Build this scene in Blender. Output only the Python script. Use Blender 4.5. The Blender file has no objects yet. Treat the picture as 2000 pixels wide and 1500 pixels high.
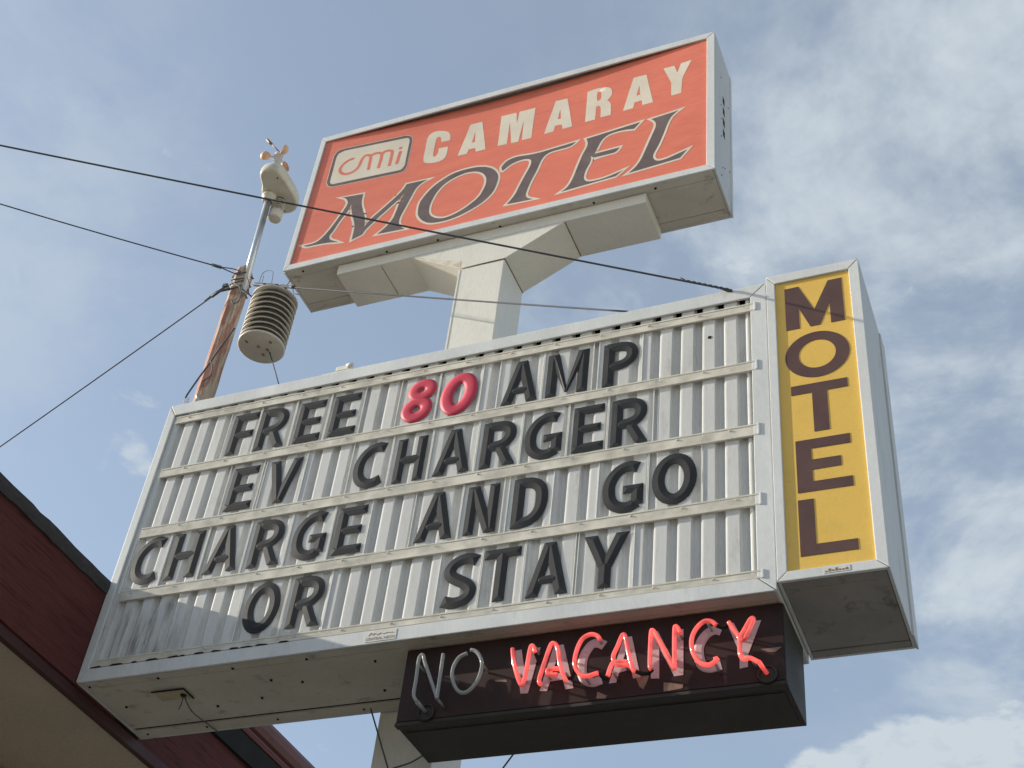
import bpy, bmesh, math, random
from mathutils import Vector, Matrix
random.seed(7)
S = bpy.context.scene
COL = S.collection
ZO = 4.28                       # sign coordinates + ZO = height above the ground

# ------------------------------------------------------------------ camera
cam = bpy.data.cameras.new('camera')
cam.sensor_width = 36.0
cam.lens = 48.68
cam.clip_start = 0.05
cam.clip_end = 6000
camo = bpy.data.objects.new('camera', cam)
COL.objects.link(camo)
right = Vector((0.92501297, 0.36766696, 0.09577059))
down = Vector((-0.18064008, 0.64735265, -0.74047533))
fwd = Vector((-0.33424566, 0.66764928, 0.66522499))
mw = Matrix((right, -down, -fwd)).transposed().to_4x4()
mw.translation = Vector((3.75069781, -3.90111116, -2.68113815 + ZO))
camo.matrix_world = mw
S.camera = camo

# ------------------------------------------------------------------ sun, sky, exposure
S.view_settings.view_transform = 'Standard'
S.view_settings.look = 'None'
S.view_settings.gamma = 1.0
S.view_settings.exposure = 0.42
SUNDIR = Vector((1.0, 0.22, -0.39)).normalized()
sun = bpy.data.lights.new('sun', 'SUN')
sun.energy = 5.0
sun.angle = math.radians(0.5)
sun.color = (1.0, 0.93, 0.80)
suno = bpy.data.objects.new('sun', sun)
COL.objects.link(suno)
suno.rotation_euler = SUNDIR.to_track_quat('-Z', 'Y').to_euler()
suno.location = (-20, -5, 20)

W = bpy.data.worlds.new('World')
S.world = W
W.use_nodes = True
nt = W.node_tree
nt.nodes.clear()
def wn(t, **k):
    n = nt.nodes.new(t)
    for a, v in k.items():
        setattr(n, a, v)
    return n
def wl(a, b): nt.links.new(a, b)
def wmath(op, a, b=None, clamp=False):
    n = wn('ShaderNodeMath', operation=op, use_clamp=clamp)
    for i, v in enumerate((a, b)):
        if v is None: continue
        if isinstance(v, (int, float)): n.inputs[i].default_value = v
        else: wl(v, n.inputs[i])
    return n.outputs[0]
sky = wn('ShaderNodeTexSky', sky_type='NISHITA', sun_disc=False)
SUNEL = math.asin(-SUNDIR.z)
sky.sun_elevation = SUNEL
sky.sun_rotation = math.atan2(-SUNDIR.x, -SUNDIR.y)
sky.altitude = 200
sky.air_density = 1.0
sky.dust_density = 1.2
sky.ozone_density = 1.0
tc = wn('ShaderNodeTexCoord')
sep = wn('ShaderNodeSeparateXYZ'); wl(tc.outputs['Generated'], sep.inputs[0])
zc = wmath('ADD', wmath('MAXIMUM', sep.outputs[2], 0.0), 0.12)
cx = wmath('DIVIDE', sep.outputs[0], zc); cy = wmath('DIVIDE', sep.outputs[1], zc)
cmb = wn('ShaderNodeCombineXYZ'); wl(cx, cmb.inputs[0]); wl(cy, cmb.inputs[1])
def wnoise(scale, detail, rough, dist=0.0, off=(0, 0, 0)):
    m = wn('ShaderNodeVectorMath', operation='ADD'); wl(cmb.outputs[0], m.inputs[0]); m.inputs[1].default_value = off
    n = wn('ShaderNodeTexNoise'); wl(m.outputs[0], n.inputs['Vector'])
    n.inputs['Scale'].default_value = scale; n.inputs['Detail'].default_value = detail
    n.inputs['Roughness'].default_value = rough; n.inputs['Distortion'].default_value = dist
    return n.outputs['Fac']
def wrange(v, a, b, c=0.0, d=1.0, smooth=True):
    n = wn('ShaderNodeMapRange'); n.interpolation_type = 'SMOOTHSTEP' if smooth else 'LINEAR'
    wl(v, n.inputs['Value'])
    for i, x in zip(('From Min', 'From Max', 'To Min', 'To Max'), (a, b, c, d)): n.inputs[i].default_value = x
    return n.outputs[0]
def bank(d, r0, r1, w):         # a cloud bank centred on a direction of the sky
    m = wn('ShaderNodeVectorMath', operation='DOT_PRODUCT'); wl(tc.outputs['Generated'], m.inputs[0])
    m.inputs[1].default_value = Vector(d).normalized()
    return wrange(m.outputs['Value'], math.cos(math.radians(r1)), math.cos(math.radians(r0)), 0.0, w)
n1 = wnoise(2.6, 7, 0.62, 0.35)
n2 = wnoise(7.0, 8, 0.60, 0.2, (3.1, 1.7, 0))
# broad thin veil everywhere, thicker to the right
veil = wrange(n1, 0.30, 0.75)
thin = None
for d, r0, r1, w in (((0.06, 0.70, 0.68), 4, 20, 1.0), ((-0.2264, 0.6234, 0.7485), 1, 9, 0.75), ((-0.10, 0.60, 0.79), 2, 14, 0.30),
                     ((-0.62, 0.38, 0.68), 2, 13, 0.45), ((0.02, 0.80, 0.60), 4, 16, 0.5)):
    b = bank(d, r0, r1, w)
    thin = b if thin is None else wmath('ADD', thin, b)
thin = wmath('MULTIPLY', wmath('MINIMUM', thin, 1.0), wrange(wmath('ADD', wmath('MULTIPLY', n1, 0.65), wmath('MULTIPLY', n2, 0.35)), 0.43, 0.61, 0.05, 1.0))
puff = None
for d, r0, r1, w in (((-0.1157, 0.8841, 0.4528), 0.8, 2.6, 1.0), ((-0.0826, 0.8868, 0.4547), 0.6, 2.4, 1.0), ((-0.1631, 0.8793, 0.4474), 0.6, 2.2, 0.9), ((-0.0367, 0.8881, 0.4582), 0.8, 2.6, 0.9), ((-0.5745, 0.5584, 0.5985), 0.2, 1.9, 0.50), ((-0.577, 0.602, 0.5518), 0.1, 1.0, 0.40),
                     ((-0.572, 0.583, 0.577), 0.1, 1.0, 0.42), ((0.25, 0.85, 0.42), 3, 9, 1.0), ((-0.9, 0.2, 0.35), 3, 12, 1.0), ((0.8, -0.3, 0.5), 5, 16, 1.0)):
    b = bank(d, r0, r1, w)
    puff = b if puff is None else wmath('ADD', puff, b)
n3 = wnoise(13.0, 9, 0.58, 0.25, (5.3, 2.2, 0))
puff = wrange(wmath('ADD', wmath('MINIMUM', puff, 1.2), wmath('MULTIPLY', wmath('ADD', n3, -0.5), 2.6)), 0.38, 0.95)
base = wmath('MULTIPLY', veil, 0.05)
cov = wmath('ADD', wmath('ADD', wmath('MULTIPLY', thin, 0.68), wmath('MULTIPLY', wmath('MULTIPLY', puff, 0.80), wrange(wnoise(22.0, 8, 0.6, 0.1, (1.3, 7.2, 0)), 0.34, 0.64, 0.55, 1.0))), wmath('ADD', base, 0.30), clamp=True)
mixc = wn('ShaderNodeMixRGB'); wl(cov, mixc.inputs[0]); wl(sky.outputs[0], mixc.inputs[1])
mixc.inputs[2].default_value = (3.05, 3.42, 3.72, 1)
bg = wn('ShaderNodeBackground'); wl(mixc.outputs[0], bg.inputs[0])
bg.inputs[1].default_value = 0.145
wo = wn('ShaderNodeOutputWorld'); wl(bg.outputs[0], wo.inputs[0])

# ------------------------------------------------------------------ helpers
def tag(o, label=None, cat=None, group=None, kind=None):
    if label: o['label'] = label
    if cat: o['category'] = cat
    if group: o['group'] = group
    if kind: o['kind'] = kind
    return o
ORI = {}
def empty(name, loc, label, cat, group=None):
    o = bpy.data.objects.new(name, None)
    o.empty_display_size = 0.1
    COL.objects.link(o)
    o.location = (loc[0], loc[1], loc[2] + ZO)
    ORI[o] = Vector(loc)
    return tag(o, label, cat, group)
def cat3(path, k=5):
    P = [Vector(p) for p in path]; n = len(P); out = []
    for i in range(n - 1):
        p0 = P[max(i - 1, 0)]; p1 = P[i]; p2 = P[i + 1]; p3 = P[min(i + 2, n - 1)]
        for j in range(k):
            t = j / k
            out.append(0.5 * ((2 * p1) + (-p0 + p2) * t + (2 * p0 - 5 * p1 + 4 * p2 - p3) * t * t + (-p0 + 3 * p1 - 3 * p2 + p3) * t ** 3))
    return out + [P[-1]]
class MB:
    def __init__(s): s.bm = bmesh.new()
    def f(s, pts, smooth=False):
        vs = [s.bm.verts.new(p) for p in pts]
        try:
            fc = s.bm.faces.new(vs); fc.smooth = smooth
            return fc
        except ValueError:
            return None
    def box(s, x0, x1, y0, y1, z0, z1, bev=0.0):
        t = bmesh.new()
        bmesh.ops.create_cube(t, size=1.0)
        for v in t.verts:
            v.co = Vector(((x0 + x1) / 2 + v.co.x * (x1 - x0), (y0 + y1) / 2 + v.co.y * (y1 - y0), (z0 + z1) / 2 + v.co.z * (z1 - z0)))
        if bev: bmesh.ops.bevel(t, geom=list(t.edges), offset=bev, segments=2, profile=0.6, affect='EDGES')
        return s.merge(t)
    def merge(s, t):
        m = {v: s.bm.verts.new(v.co) for v in t.verts}
        for fc in t.faces:
            n = s.bm.faces.new([m[v] for v in fc.verts]); n.smooth = fc.smooth
        t.free()
        return s
    def prism(s, poly, y0, y1, bev=0.0):     # polygon in (x, z) extruded along y
        t = bmesh.new()
        a = [t.verts.new((p[0], y0, p[1])) for p in poly]; b = [t.verts.new((p[0], y1, p[1])) for p in poly]
        t.faces.new(a); t.faces.new(b[::-1])
        n = len(poly)
        for i in range(n): t.faces.new((a[i], b[i], b[(i + 1) % n], a[(i + 1) % n]))
        bmesh.ops.recalc_face_normals(t, faces=list(t.faces))
        if bev: bmesh.ops.bevel(t, geom=list(t.edges), offset=bev, segments=2, profile=0.6, affect='EDGES')
        return s.merge(t)
    def soft(s, path, r, n=6, k=5):
        return s.tube(cat3(path, k), r, n)
    def tube(s, path, r, n=8, cap=True, closed=False, r1=None):
        P = [Vector(p) for p in path]
        N = len(P)
        rings = []
        prev = None
        for i, p in enumerate(P):
            if closed: d = (P[(i + 1) % N] - P[i - 1])
            else: d = (P[min(i + 1, N - 1)] - P[max(i - 1, 0)])
            d.normalize()
            if prev is None:
                u = d.orthogonal().normalized()
            else:
                u = (prev - d * prev.dot(d))
                u = u.normalized() if u.length > 1e-6 else d.orthogonal().normalized()
            prev = u
            v = d.cross(u)
            rr = r if r1 is None else r + (r1 - r) * i / max(1, N - 1)
            rings.append([s.bm.verts.new(p + (u * math.cos(2 * math.pi * k / n) + v * math.sin(2 * math.pi * k / n)) * rr) for k in range(n)])
        for i in range(N if closed else N - 1):
            a, b = rings[i], rings[(i + 1) % N]
            for k in range(n):
                fc = s.bm.faces.new((a[k], a[(k + 1) % n], b[(k + 1) % n], b[k])); fc.smooth = True
        if cap and not closed:
            s.bm.faces.new(rings[0][::-1]); s.bm.faces.new(rings[-1])
        return s
    def lathe(s, c, prof, n=24, sx=1.0, sy=1.0, smooth=True):   # profile of (radius, z)
        rings = []
        for r, z in prof:
            if r < 1e-6: rings.append([s.bm.verts.new((c[0], c[1], c[2] + z))])
            else: rings.append([s.bm.verts.new((c[0] + r * sx * math.cos(2 * math.pi * k / n), c[1] + r * sy * math.sin(2 * math.pi * k / n), c[2] + z)) for k in range(n)])
        for a, b in zip(rings, rings[1:]):
            for k in range(n):
                k2 = (k + 1) % n
                q = [a[k % len(a)], a[k2 % len(a)], b[k2 % len(b)], b[k % len(b)]]
                q = list(dict.fromkeys(q))
                if len(q) > 2:
                    fc = s.bm.faces.new(q); fc.smooth = smooth
        return s
    def build(s, name, mat, parent=None, origin=None, label=None, recalc=True):
        if recalc: bmesh.ops.recalc_face_normals(s.bm, faces=list(s.bm.faces))
        if parent is not None:
            og = ORI[parent]
        else:
            og = Vector(origin or (0, 0, 0))
        for v in s.bm.verts: v.co -= og
        me = bpy.data.meshes.new(name)
        s.bm.to_mesh(me); s.bm.free()
        me.materials.append(mat)
        o = bpy.data.objects.new(name, me)
        COL.objects.link(o)
        if parent is not None: o.parent = parent
        else: o.location = (og[0], og[1], og[2] + ZO)
        ORI[o] = og
        if label: o['label'] = label
        return o

IS = 1.0813                     # the post and its instruments: built at 1:1.08, set up 0.34 m further back
def set_back(root):
    o = ORI[root]
    root.location = (IS * o.x - 0.3049, IS * o.y + 0.3172, IS * o.z + 0.2180 + ZO)
    root.scale = (IS, IS, IS)
def split_build(mb, name, mat, parent, label=None):
    """one object for each loose piece of the shape"""
    bm = mb.bm
    bm.verts.index_update()
    seen = set(); res = []
    for v0 in list(bm.verts):
        if v0 in seen: continue
        st = [v0]; isl = []
        seen.add(v0)
        while st:
            v = st.pop(); isl.append(v)
            for e in v.link_edges:
                o = e.other_vert(v)
                if o not in seen: seen.add(o); st.append(o)
        n = MB(); m = {v: n.bm.verts.new(v.co) for v in isl}
        for fc in {f for v in isl for f in v.link_faces}:
            nf = n.bm.faces.new([m[v] for v in fc.verts]); nf.smooth = fc.smooth
        res.append(n.build(name, mat, parent, label=label))
    bm.free()
    return res

# ------------------------------------------------------------------ materials
def newmat(name):
    m = bpy.data.materials.new(name); m.use_nodes = True
    m.node_tree.nodes.clear()
    return m, m.node_tree
def paint(name, col, rough=0.5, var=0.12, scale=6.0, dirt=None, dirt_amt=0.0, dirt_scale=9.0, stretch=(1, 1, 1), spec=0.4, bump=0.0, bump_scale=40.0, metal=0.0, fine=0.05, trans=0.0, coat=0.0, dlo=0.52, dhi=0.72):
    m, t = newmat(name)
    N, L = t.nodes.new, t.links.new
    out = N('ShaderNodeOutputMaterial'); p = N('ShaderNodeBsdfPrincipled'); L(p.outputs[0], out.inputs[0])
    p.inputs['Roughness'].default_value = rough; p.inputs['Specular IOR Level'].default_value = spec; p.inputs['Metallic'].default_value = metal
    if coat: p.inputs['Coat Weight'].default_value = coat
    if trans: p.inputs['Transmission Weight'].default_value = trans
    tcn = N('ShaderNodeTexCoord'); mp = N('ShaderNodeMapping'); L(tcn.outputs['Object'], mp.inputs[0]); mp.inputs['Scale'].default_value = stretch
    def noise(sc, det, ro):
        n = N('ShaderNodeTexNoise'); L(mp.outputs[0], n.inputs['Vector']); n.inputs['Scale'].default_value = sc; n.inputs['Detail'].default_value = det; n.inputs['Roughness'].default_value = ro
        return n.outputs['Fac']
    a = noise(scale, 6, 0.6)
    r = N('ShaderNodeMapRange'); L(a, r.inputs[0]); r.inputs[1].default_value = 0.3; r.inputs[2].default_value = 0.7; r.inputs[3].default_value = 1 - var; r.inputs[4].default_value = 1 + var
    fn = noise(90, 3, 0.7)
    r2 = N('ShaderNodeMapRange'); L(fn, r2.inputs[0]); r2.inputs[1].default_value = 0.3; r2.inputs[2].default_value = 0.7; r2.inputs[3].default_value = 1 - fine; r2.inputs[4].default_value = 1 + fine
    mu = N('ShaderNodeMath'); mu.operation = 'MULTIPLY'; L(r.outputs[0], mu.inputs[0]); L(r2.outputs[0], mu.inputs[1])
    v = N('ShaderNodeVectorMath'); v.operation = 'SCALE'; v.inputs[0].default_value = col; L(mu.outputs[0], v.inputs['Scale'])
    c = v.outputs[0]
    if dirt:
        d = noise(dirt_scale, 8, 0.68)
        rd = N('ShaderNodeMapRange'); L(d, rd.inputs[0]); rd.inputs[1].default_value = dlo; rd.inputs[2].default_value = dhi; rd.inputs[3].default_value = 0; rd.inputs[4].default_value = dirt_amt
        mx = N('ShaderNodeMixRGB'); L(rd.outputs[0], mx.inputs[0]); L(c, mx.inputs[1]); mx.inputs[2].default_value = (*dirt, 1)
        c = mx.outputs[0]
    L(c, p.inputs['Base Color'])
    rr = N('ShaderNodeMapRange'); L(a, rr.inputs[0]); rr.inputs[1].default_value = 0.3; rr.inputs[2].default_value = 0.7; rr.inputs[3].default_value = max(0.02, rough - 0.1); rr.inputs[4].default_value = min(1, rough + 0.1)
    L(rr.outputs[0], p.inputs['Roughness'])
    if bump:
        b = N('ShaderNodeBump'); b.inputs['Strength'].default_value = bump; b.inputs['Distance'].default_value = 0.01
        L(noise(bump_scale, 5, 0.6), b.inputs['Height']); L(b.outputs[0], p.inputs['Normal'])
    return m
RUST = (0.16, 0.09, 0.05); GRIME = (0.10, 0.09, 0.075)
M = {}
M['white'] = paint('white_metal', (0.59, 0.605, 0.60), 0.45, 0.09, 5, (0.20, 0.17, 0.14), 0.30, 20, (1, 1, 0.35), dlo=0.58, dhi=0.78)
M['whitecab'] = paint('cabinet_metal', (0.52, 0.53, 0.52), 0.5, 0.09, 4, GRIME, 0.45, 10, (1, 1, 0.3), dlo=0.55, dhi=0.78)
M['under'] = paint('underside_metal', (0.52, 0.485, 0.42), 0.6, 0.12, 4, (0.11, 0.08, 0.06), 0.7, 12, (0.6, 1, 1), dlo=0.57, dhi=0.72)
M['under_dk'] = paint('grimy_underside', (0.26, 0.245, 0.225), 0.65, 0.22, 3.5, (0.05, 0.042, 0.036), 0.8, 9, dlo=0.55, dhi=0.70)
M['cream'] = paint('cream_paint', (0.66, 0.645, 0.58), 0.45, 0.06, 3, (0.30, 0.20, 0.12), 0.35, 11, (1, 1, 0.3), dlo=0.60, dhi=0.80)
M['panel'] = paint('corrugated_plastic', (0.555, 0.553, 0.535), 0.35, 0.07, 4, (0.25, 0.20, 0.15), 0.50, 11, (1.6, 1, 0.35), dlo=0.58, dhi=0.76)
def mildew(m):                  # black mildew in the lower left corner of the board, an old stain
    t = m.node_tree; N, L = t.nodes.new, t.links.new
    p = next(n for n in t.nodes if n.type == 'BSDF_PRINCIPLED'); src = p.inputs['Base Color'].links[0].from_socket
    tcn = N('ShaderNodeTexCoord'); sp = N('ShaderNodeSeparateXYZ'); L(tcn.outputs['Object'], sp.inputs[0])
    mp = N('ShaderNodeMapping'); L(tcn.outputs['Object'], mp.inputs[0]); mp.inputs['Scale'].default_value = (8, 1, 0.7)
    n = N('ShaderNodeTexNoise'); L(mp.outputs[0], n.inputs[0]); n.inputs['Scale'].default_value = 5; n.inputs['Detail'].default_value = 7; n.inputs['Roughness'].default_value = 0.7
    def rng(v, a, b, c=0, d=1):
        r = N('ShaderNodeMapRange'); r.interpolation_type = 'SMOOTHSTEP'; L(v, r.inputs[0])
        for i, x in zip((1, 2, 3, 4), (a, b, c, d)): r.inputs[i].default_value = x
        return r.outputs[0]
    def mul(a, b):
        q = N('ShaderNodeMath'); q.operation = 'MULTIPLY'; L(a, q.inputs[0]); L(b, q.inputs[1]); return q.outputs[0]
    k = mul(mul(rng(sp.outputs[0], -1.20, -0.85, 1, 0), rng(sp.outputs[2], 0.33, 0.40, 1, 0)), rng(n.outputs['Fac'], 0.47, 0.70, 0, 0.75))
    mx = N('ShaderNodeMixRGB'); L(k, mx.inputs[0]); L(src, mx.inputs[1]); mx.inputs[2].default_value = (0.05, 0.047, 0.042, 1); L(mx.outputs[0], p.inputs['Base Color'])
mildew(M['panel'])
M['black'] = paint('black_plastic', (0.024, 0.025, 0.027), 0.60, 0.25, 14, (0.05, 0.05, 0.05), 0.25, 25, spec=0.22, dlo=0.55)
M['red'] = paint('red_plastic', (0.50, 0.050, 0.085), 0.55, 0.12, 12, spec=0.25)
M['void'] = paint('rib_shade_black', (0.012, 0.011, 0.010), 0.9, 0.3, 10)
M['orange'] = paint('orange_vinyl', (0.66, 0.180, 0.115), 0.5, 0.05, 3, (0.48, 0.12, 0.08), 0.35, 5, (1, 1, 4.0), spec=0.35, bump=0.55, bump_scale=2.6, fine=0.03)
M['ivory'] = paint('ivory_vinyl', (0.64, 0.575, 0.47), 0.5, 0.07, 5, spec=0.35)
M['plum'] = paint('plum_vinyl', (0.135, 0.100, 0.095), 0.5, 0.18, 9, (0.30, 0.26, 0.24), 0.35, 24, spec=0.35, dlo=0.64, dhi=0.70)
M['yellow'] = paint('yellow_acrylic', (0.70, 0.455, 0.095), 0.35, 0.04, 3, (0.42, 0.28, 0.10), 0.25, 8, spec=0.4)
M['brown'] = paint('brown_acrylic', (0.095, 0.050, 0.040), 0.4, 0.12, 9)
M['maroon'] = paint('maroon_paint', (0.034, 0.0185, 0.0165), 0.55, 0.4, 5, (0.12, 0.08, 0.07), 0.35, 10, dlo=0.6, dhi=0.8, spec=0.18)
M['black_metal'] = paint('black_metal', (0.026, 0.022, 0.018), 0.65, 0.3, 6, (0.07, 0.06, 0.05), 0.4, 12)
M['letterpaint'] = paint('faded_pink_paint', (0.50, 0.37, 0.38), 0.55, 0.12, 12, (0.12, 0.07, 0.06), 0.55, 28, dlo=0.56, dhi=0.66)
M['fleck'] = paint('tan_reflection', (0.22, 0.14, 0.10), 0.55, 0.3, 25)  # tan of the painted reflections; also on weld seams, print, drain holes, vane arm
M['fascia'] = paint('red_fascia_paint', (0.105, 0.033, 0.031), 0.7, 0.2, 5, (0.035, 0.010, 0.010), 0.8, 7, (9, 0.6, 9), bump=0.6, bump_scale=12, spec=0.12)
M['fascia2'] = paint('red_trim_paint', (0.14, 0.045, 0.043), 0.5, 0.15, 6, (0.06, 0.02, 0.02), 0.4, 9)
M['soffit'] = paint('beige_soffit', (0.45, 0.38, 0.30), 0.8, 0.06, 3, bump=0.25, bump_scale=90, fine=0.12)
M['shingle'] = paint('dark_roof_edge', (0.045, 0.042, 0.042), 0.85, 0.3, 20, bump=0.6, bump_scale=60)
M['steel'] = paint('galvanised_steel', (0.50, 0.51, 0.52), 0.35, 0.12, 12, metal=0.75)
M['wire'] = paint('wire_steel', (0.085, 0.09, 0.10), 0.65, 0.2, 20, spec=0.2)
M['trim_dk'] = paint('dark_maroon_trim', (0.050, 0.015, 0.016), 0.6, 0.2, 6)
M['tan'] = paint('peeling_tan', (0.55, 0.44, 0.33), 0.6, 0.15, 14, (0.66, 0.645, 0.58), 0.9, 18, dlo=0.45, dhi=0.6)
M['instr'] = paint('instrument_plastic', (0.54, 0.515, 0.43), 0.45, 0.08, 8, (0.30, 0.27, 0.20), 0.4, 14)
M['shield'] = paint('shield_plastic', (0.52, 0.49, 0.43), 0.5, 0.08, 9, (0.25, 0.20, 0.16), 0.45, 16, dlo=0.56)
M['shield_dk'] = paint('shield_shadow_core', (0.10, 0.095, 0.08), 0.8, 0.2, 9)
M['cup'] = paint('orange_cup', (0.62, 0.40, 0.26), 0.5, 0.1, 9)
M['brass'] = paint('yellowed_plate', (0.42, 0.37, 0.24), 0.5, 0.15, 14)
M['ground'] = paint('dusty_ground', (0.43, 0.375, 0.30), 0.9, 0.2, 0.6, (0.28, 0.24, 0.19), 0.5, 1.5)
M['stucco'] = paint('beige_stucco', (0.40, 0.32, 0.24), 0.85, 0.06, 2, bump=0.3, bump_scale=70)
M['sticker'] = paint('pale_sticker', (0.60, 0.58, 0.53), 0.5, 0.1, 30)
M['ink'] = paint('grey_ink', (0.26, 0.24, 0.22), 0.6, 0.2, 30)

# wood with flaking red paint
def wood():
    m, t = newmat('flaking_wood')
    N, L = t.nodes.new, t.links.new
    out = N('ShaderNodeOutputMaterial'); p = N('ShaderNodeBsdfPrincipled'); L(p.outputs[0], out.inputs[0]); p.inputs['Roughness'].default_value = 0.8
    tcn = N('ShaderNodeTexCoord')
    def noi(st, sc, det, ro=0.65):
        mp = N('ShaderNodeMapping'); L(tcn.outputs['Object'], mp.inputs[0]); mp.inputs['Scale'].default_value = st
        n = N('ShaderNodeTexNoise'); L(mp.outputs[0], n.inputs[0]); n.inputs['Scale'].default_value = sc; n.inputs['Detail'].default_value = det; n.inputs['Roughness'].default_value = ro
        return n.outputs['Fac']
    g = noi((14, 14, 0.9), 4, 6)
    cr = N('ShaderNodeValToRGB'); L(g, cr.inputs[0])
    cr.color_ramp.elements[0].position = 0.33; cr.color_ramp.elements[0].color = (0.20, 0.14, 0.10, 1)
    cr.color_ramp.elements[1].position = 0.66; cr.color_ramp.elements[1].color = (0.50, 0.42, 0.33, 1)
    a = noi((9, 9, 1.6), 2.2, 8, 0.7)
    ra = N('ShaderNodeMapRange'); L(a, ra.inputs[0]); ra.inputs[1].default_value = 0.47; ra.inputs[2].default_value = 0.55
    mx = N('ShaderNodeMixRGB'); L(ra.outputs[0], mx.inputs[0]); L(cr.outputs[0], mx.inputs[1])
    rd = N('ShaderNodeMixRGB'); L(noi((5, 5, 2), 6, 4), rd.inputs[0]); rd.inputs[1].default_value = (0.23, 0.085, 0.06, 1); rd.inputs[2].default_value = (0.37, 0.18, 0.12, 1)
    L(rd.outputs[0], mx.inputs[2]); L(mx.outputs[0], p.inputs['Base Color'])
    b = N('ShaderNodeBump'); b.inputs['Strength'].default_value = 0.7; b.inputs['Distance'].default_value = 0.008; L(g, b.inputs['Height']); L(b.outputs[0], p.inputs['Normal'])
    return m
M['wood'] = wood()
# clear letter panel: mostly see-through acrylic with a dusty, shiny skin
def clear(name, milk, col):
    m, t = newmat(name)
    N, L = t.nodes.new, t.links.new
    out = N('ShaderNodeOutputMaterial'); tr = N('ShaderNodeBsdfTransparent'); p = N('ShaderNodeBsdfPrincipled')
    p.inputs['Base Color'].default_value = (*col, 1); p.inputs['Roughness'].default_value = 0.15
    tcn = N('ShaderNodeTexCoord'); n = N('ShaderNodeTexNoise'); L(tcn.outputs['Object'], n.inputs[0]); n.inputs['Scale'].default_value = 11; n.inputs['Detail'].default_value = 6
    r = N('ShaderNodeMapRange'); L(n.outputs['Fac'], r.inputs[0]); r.inputs[1].default_value = 0.3; r.inputs[2].default_value = 0.7; r.inputs[3].default_value = milk * 0.6; r.inputs[4].default_value = milk * 1.4
    mx = N('ShaderNodeMixShader'); L(r.outputs[0], mx.inputs[0]); L(tr.outputs[0], mx.inputs[1]); L(p.outputs[0], mx.inputs[2]); L(mx.outputs[0], out.inputs[0])
    return m
M['rail'] = clear('rail_plastic', 0.70, (0.70, 0.665, 0.57))
M['clear'] = clear('clear_acrylic', 0.16, (0.72, 0.72, 0.70))
M['edge'] = paint('acrylic_edge', (0.78, 0.77, 0.72), 0.3, 0.05, 9)
# neon: the lit glass gives off light, the dark glass does not
def neon():
    m, t = newmat('lit_neon_tube')
    N, L = t.nodes.new, t.links.new
    out = N('ShaderNodeOutputMaterial'); p = N('ShaderNodeBsdfPrincipled'); L(p.outputs[0], out.inputs[0])
    p.inputs['Base Color'].default_value = (0.55, 0.09, 0.07, 1); p.inputs['Roughness'].default_value = 0.08
    p.inputs['Coat Weight'].default_value = 1.0; p.inputs['Coat Roughness'].default_value = 0.04
    lw = N('ShaderNodeTexNoise'); tcn = N('ShaderNodeTexCoord'); L(tcn.outputs['Object'], lw.inputs[0]); lw.inputs['Scale'].default_value = 14
    r = N('ShaderNodeMapRange'); L(lw.outputs['Fac'], r.inputs[0]); r.inputs[1].default_value = 0.3; r.inputs[2].default_value = 0.7; r.inputs[3].default_value = 0.22; r.inputs[4].default_value = 0.95
    p.inputs['Emission Color'].default_value = (1.0, 0.095, 0.08, 1); L(r.outputs[0], p.inputs['Emission Strength'])
    return m
M['neon'] = neon()
def deadneon():
    m, t = newmat('unlit_glass_tube')
    N, L = t.nodes.new, t.links.new
    out = N('ShaderNodeOutputMaterial'); p = N('ShaderNodeBsdfPrincipled'); tr = N('ShaderNodeBsdfTransparent'); mx = N('ShaderNodeMixShader')
    p.inputs['Base Color'].default_value = (0.34, 0.34, 0.32, 1); p.inputs['Roughness'].default_value = 0.06; p.inputs['Coat Weight'].default_value = 1.0
    lwt = N('ShaderNodeLayerWeight'); lwt.inputs[0].default_value = 0.45
    r = N('ShaderNodeMapRange'); L(lwt.outputs['Facing'], r.inputs[0]); r.inputs[3].default_value = 0.55; r.inputs[4].default_value = 1.0
    L(r.outputs[0], mx.inputs[0]); L(tr.outputs[0], mx.inputs[1]); L(p.outputs[0], mx.inputs[2]); L(mx.outputs[0], out.inputs[0])
    return m
M['dead'] = deadneon()

# ------------------------------------------------------------------ flat shapes from closed outlines
def fill2d(loops, y, off=0.0):
    """closed (x, z) outlines (first outer, rest holes) -> bmesh of a flat filled shape at depth y, grown by off"""
    cu = bpy.data.curves.new('t', 'CURVE'); cu.dimensions = '2D'; cu.fill_mode = 'BOTH'; cu.offset = 0.0
    for lp in loops:
        sp = cu.splines.new('POLY'); sp.points.add(len(lp) - 1)
        for q, (x, z) in zip(sp.points, lp): q.co = (x, z, 0, 1)
        sp.use_cyclic_u = True
    o = bpy.data.objects.new('t', cu); COL.objects.link(o)
    bpy.context.view_layer.update()
    me = o.to_mesh()
    mb = MB()
    vs = [mb.bm.verts.new((v.co.x, y, v.co.y)) for v in me.vertices]
    for pl in me.polygons:
        try: mb.bm.faces.new([vs[i] for i in pl.vertices])
        except ValueError: pass
    o.to_mesh_clear(); bpy.data.objects.remove(o); bpy.data.curves.remove(cu)
    bmesh.ops.remove_doubles(mb.bm, verts=list(mb.bm.verts), dist=1e-5)
    return mb
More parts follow.
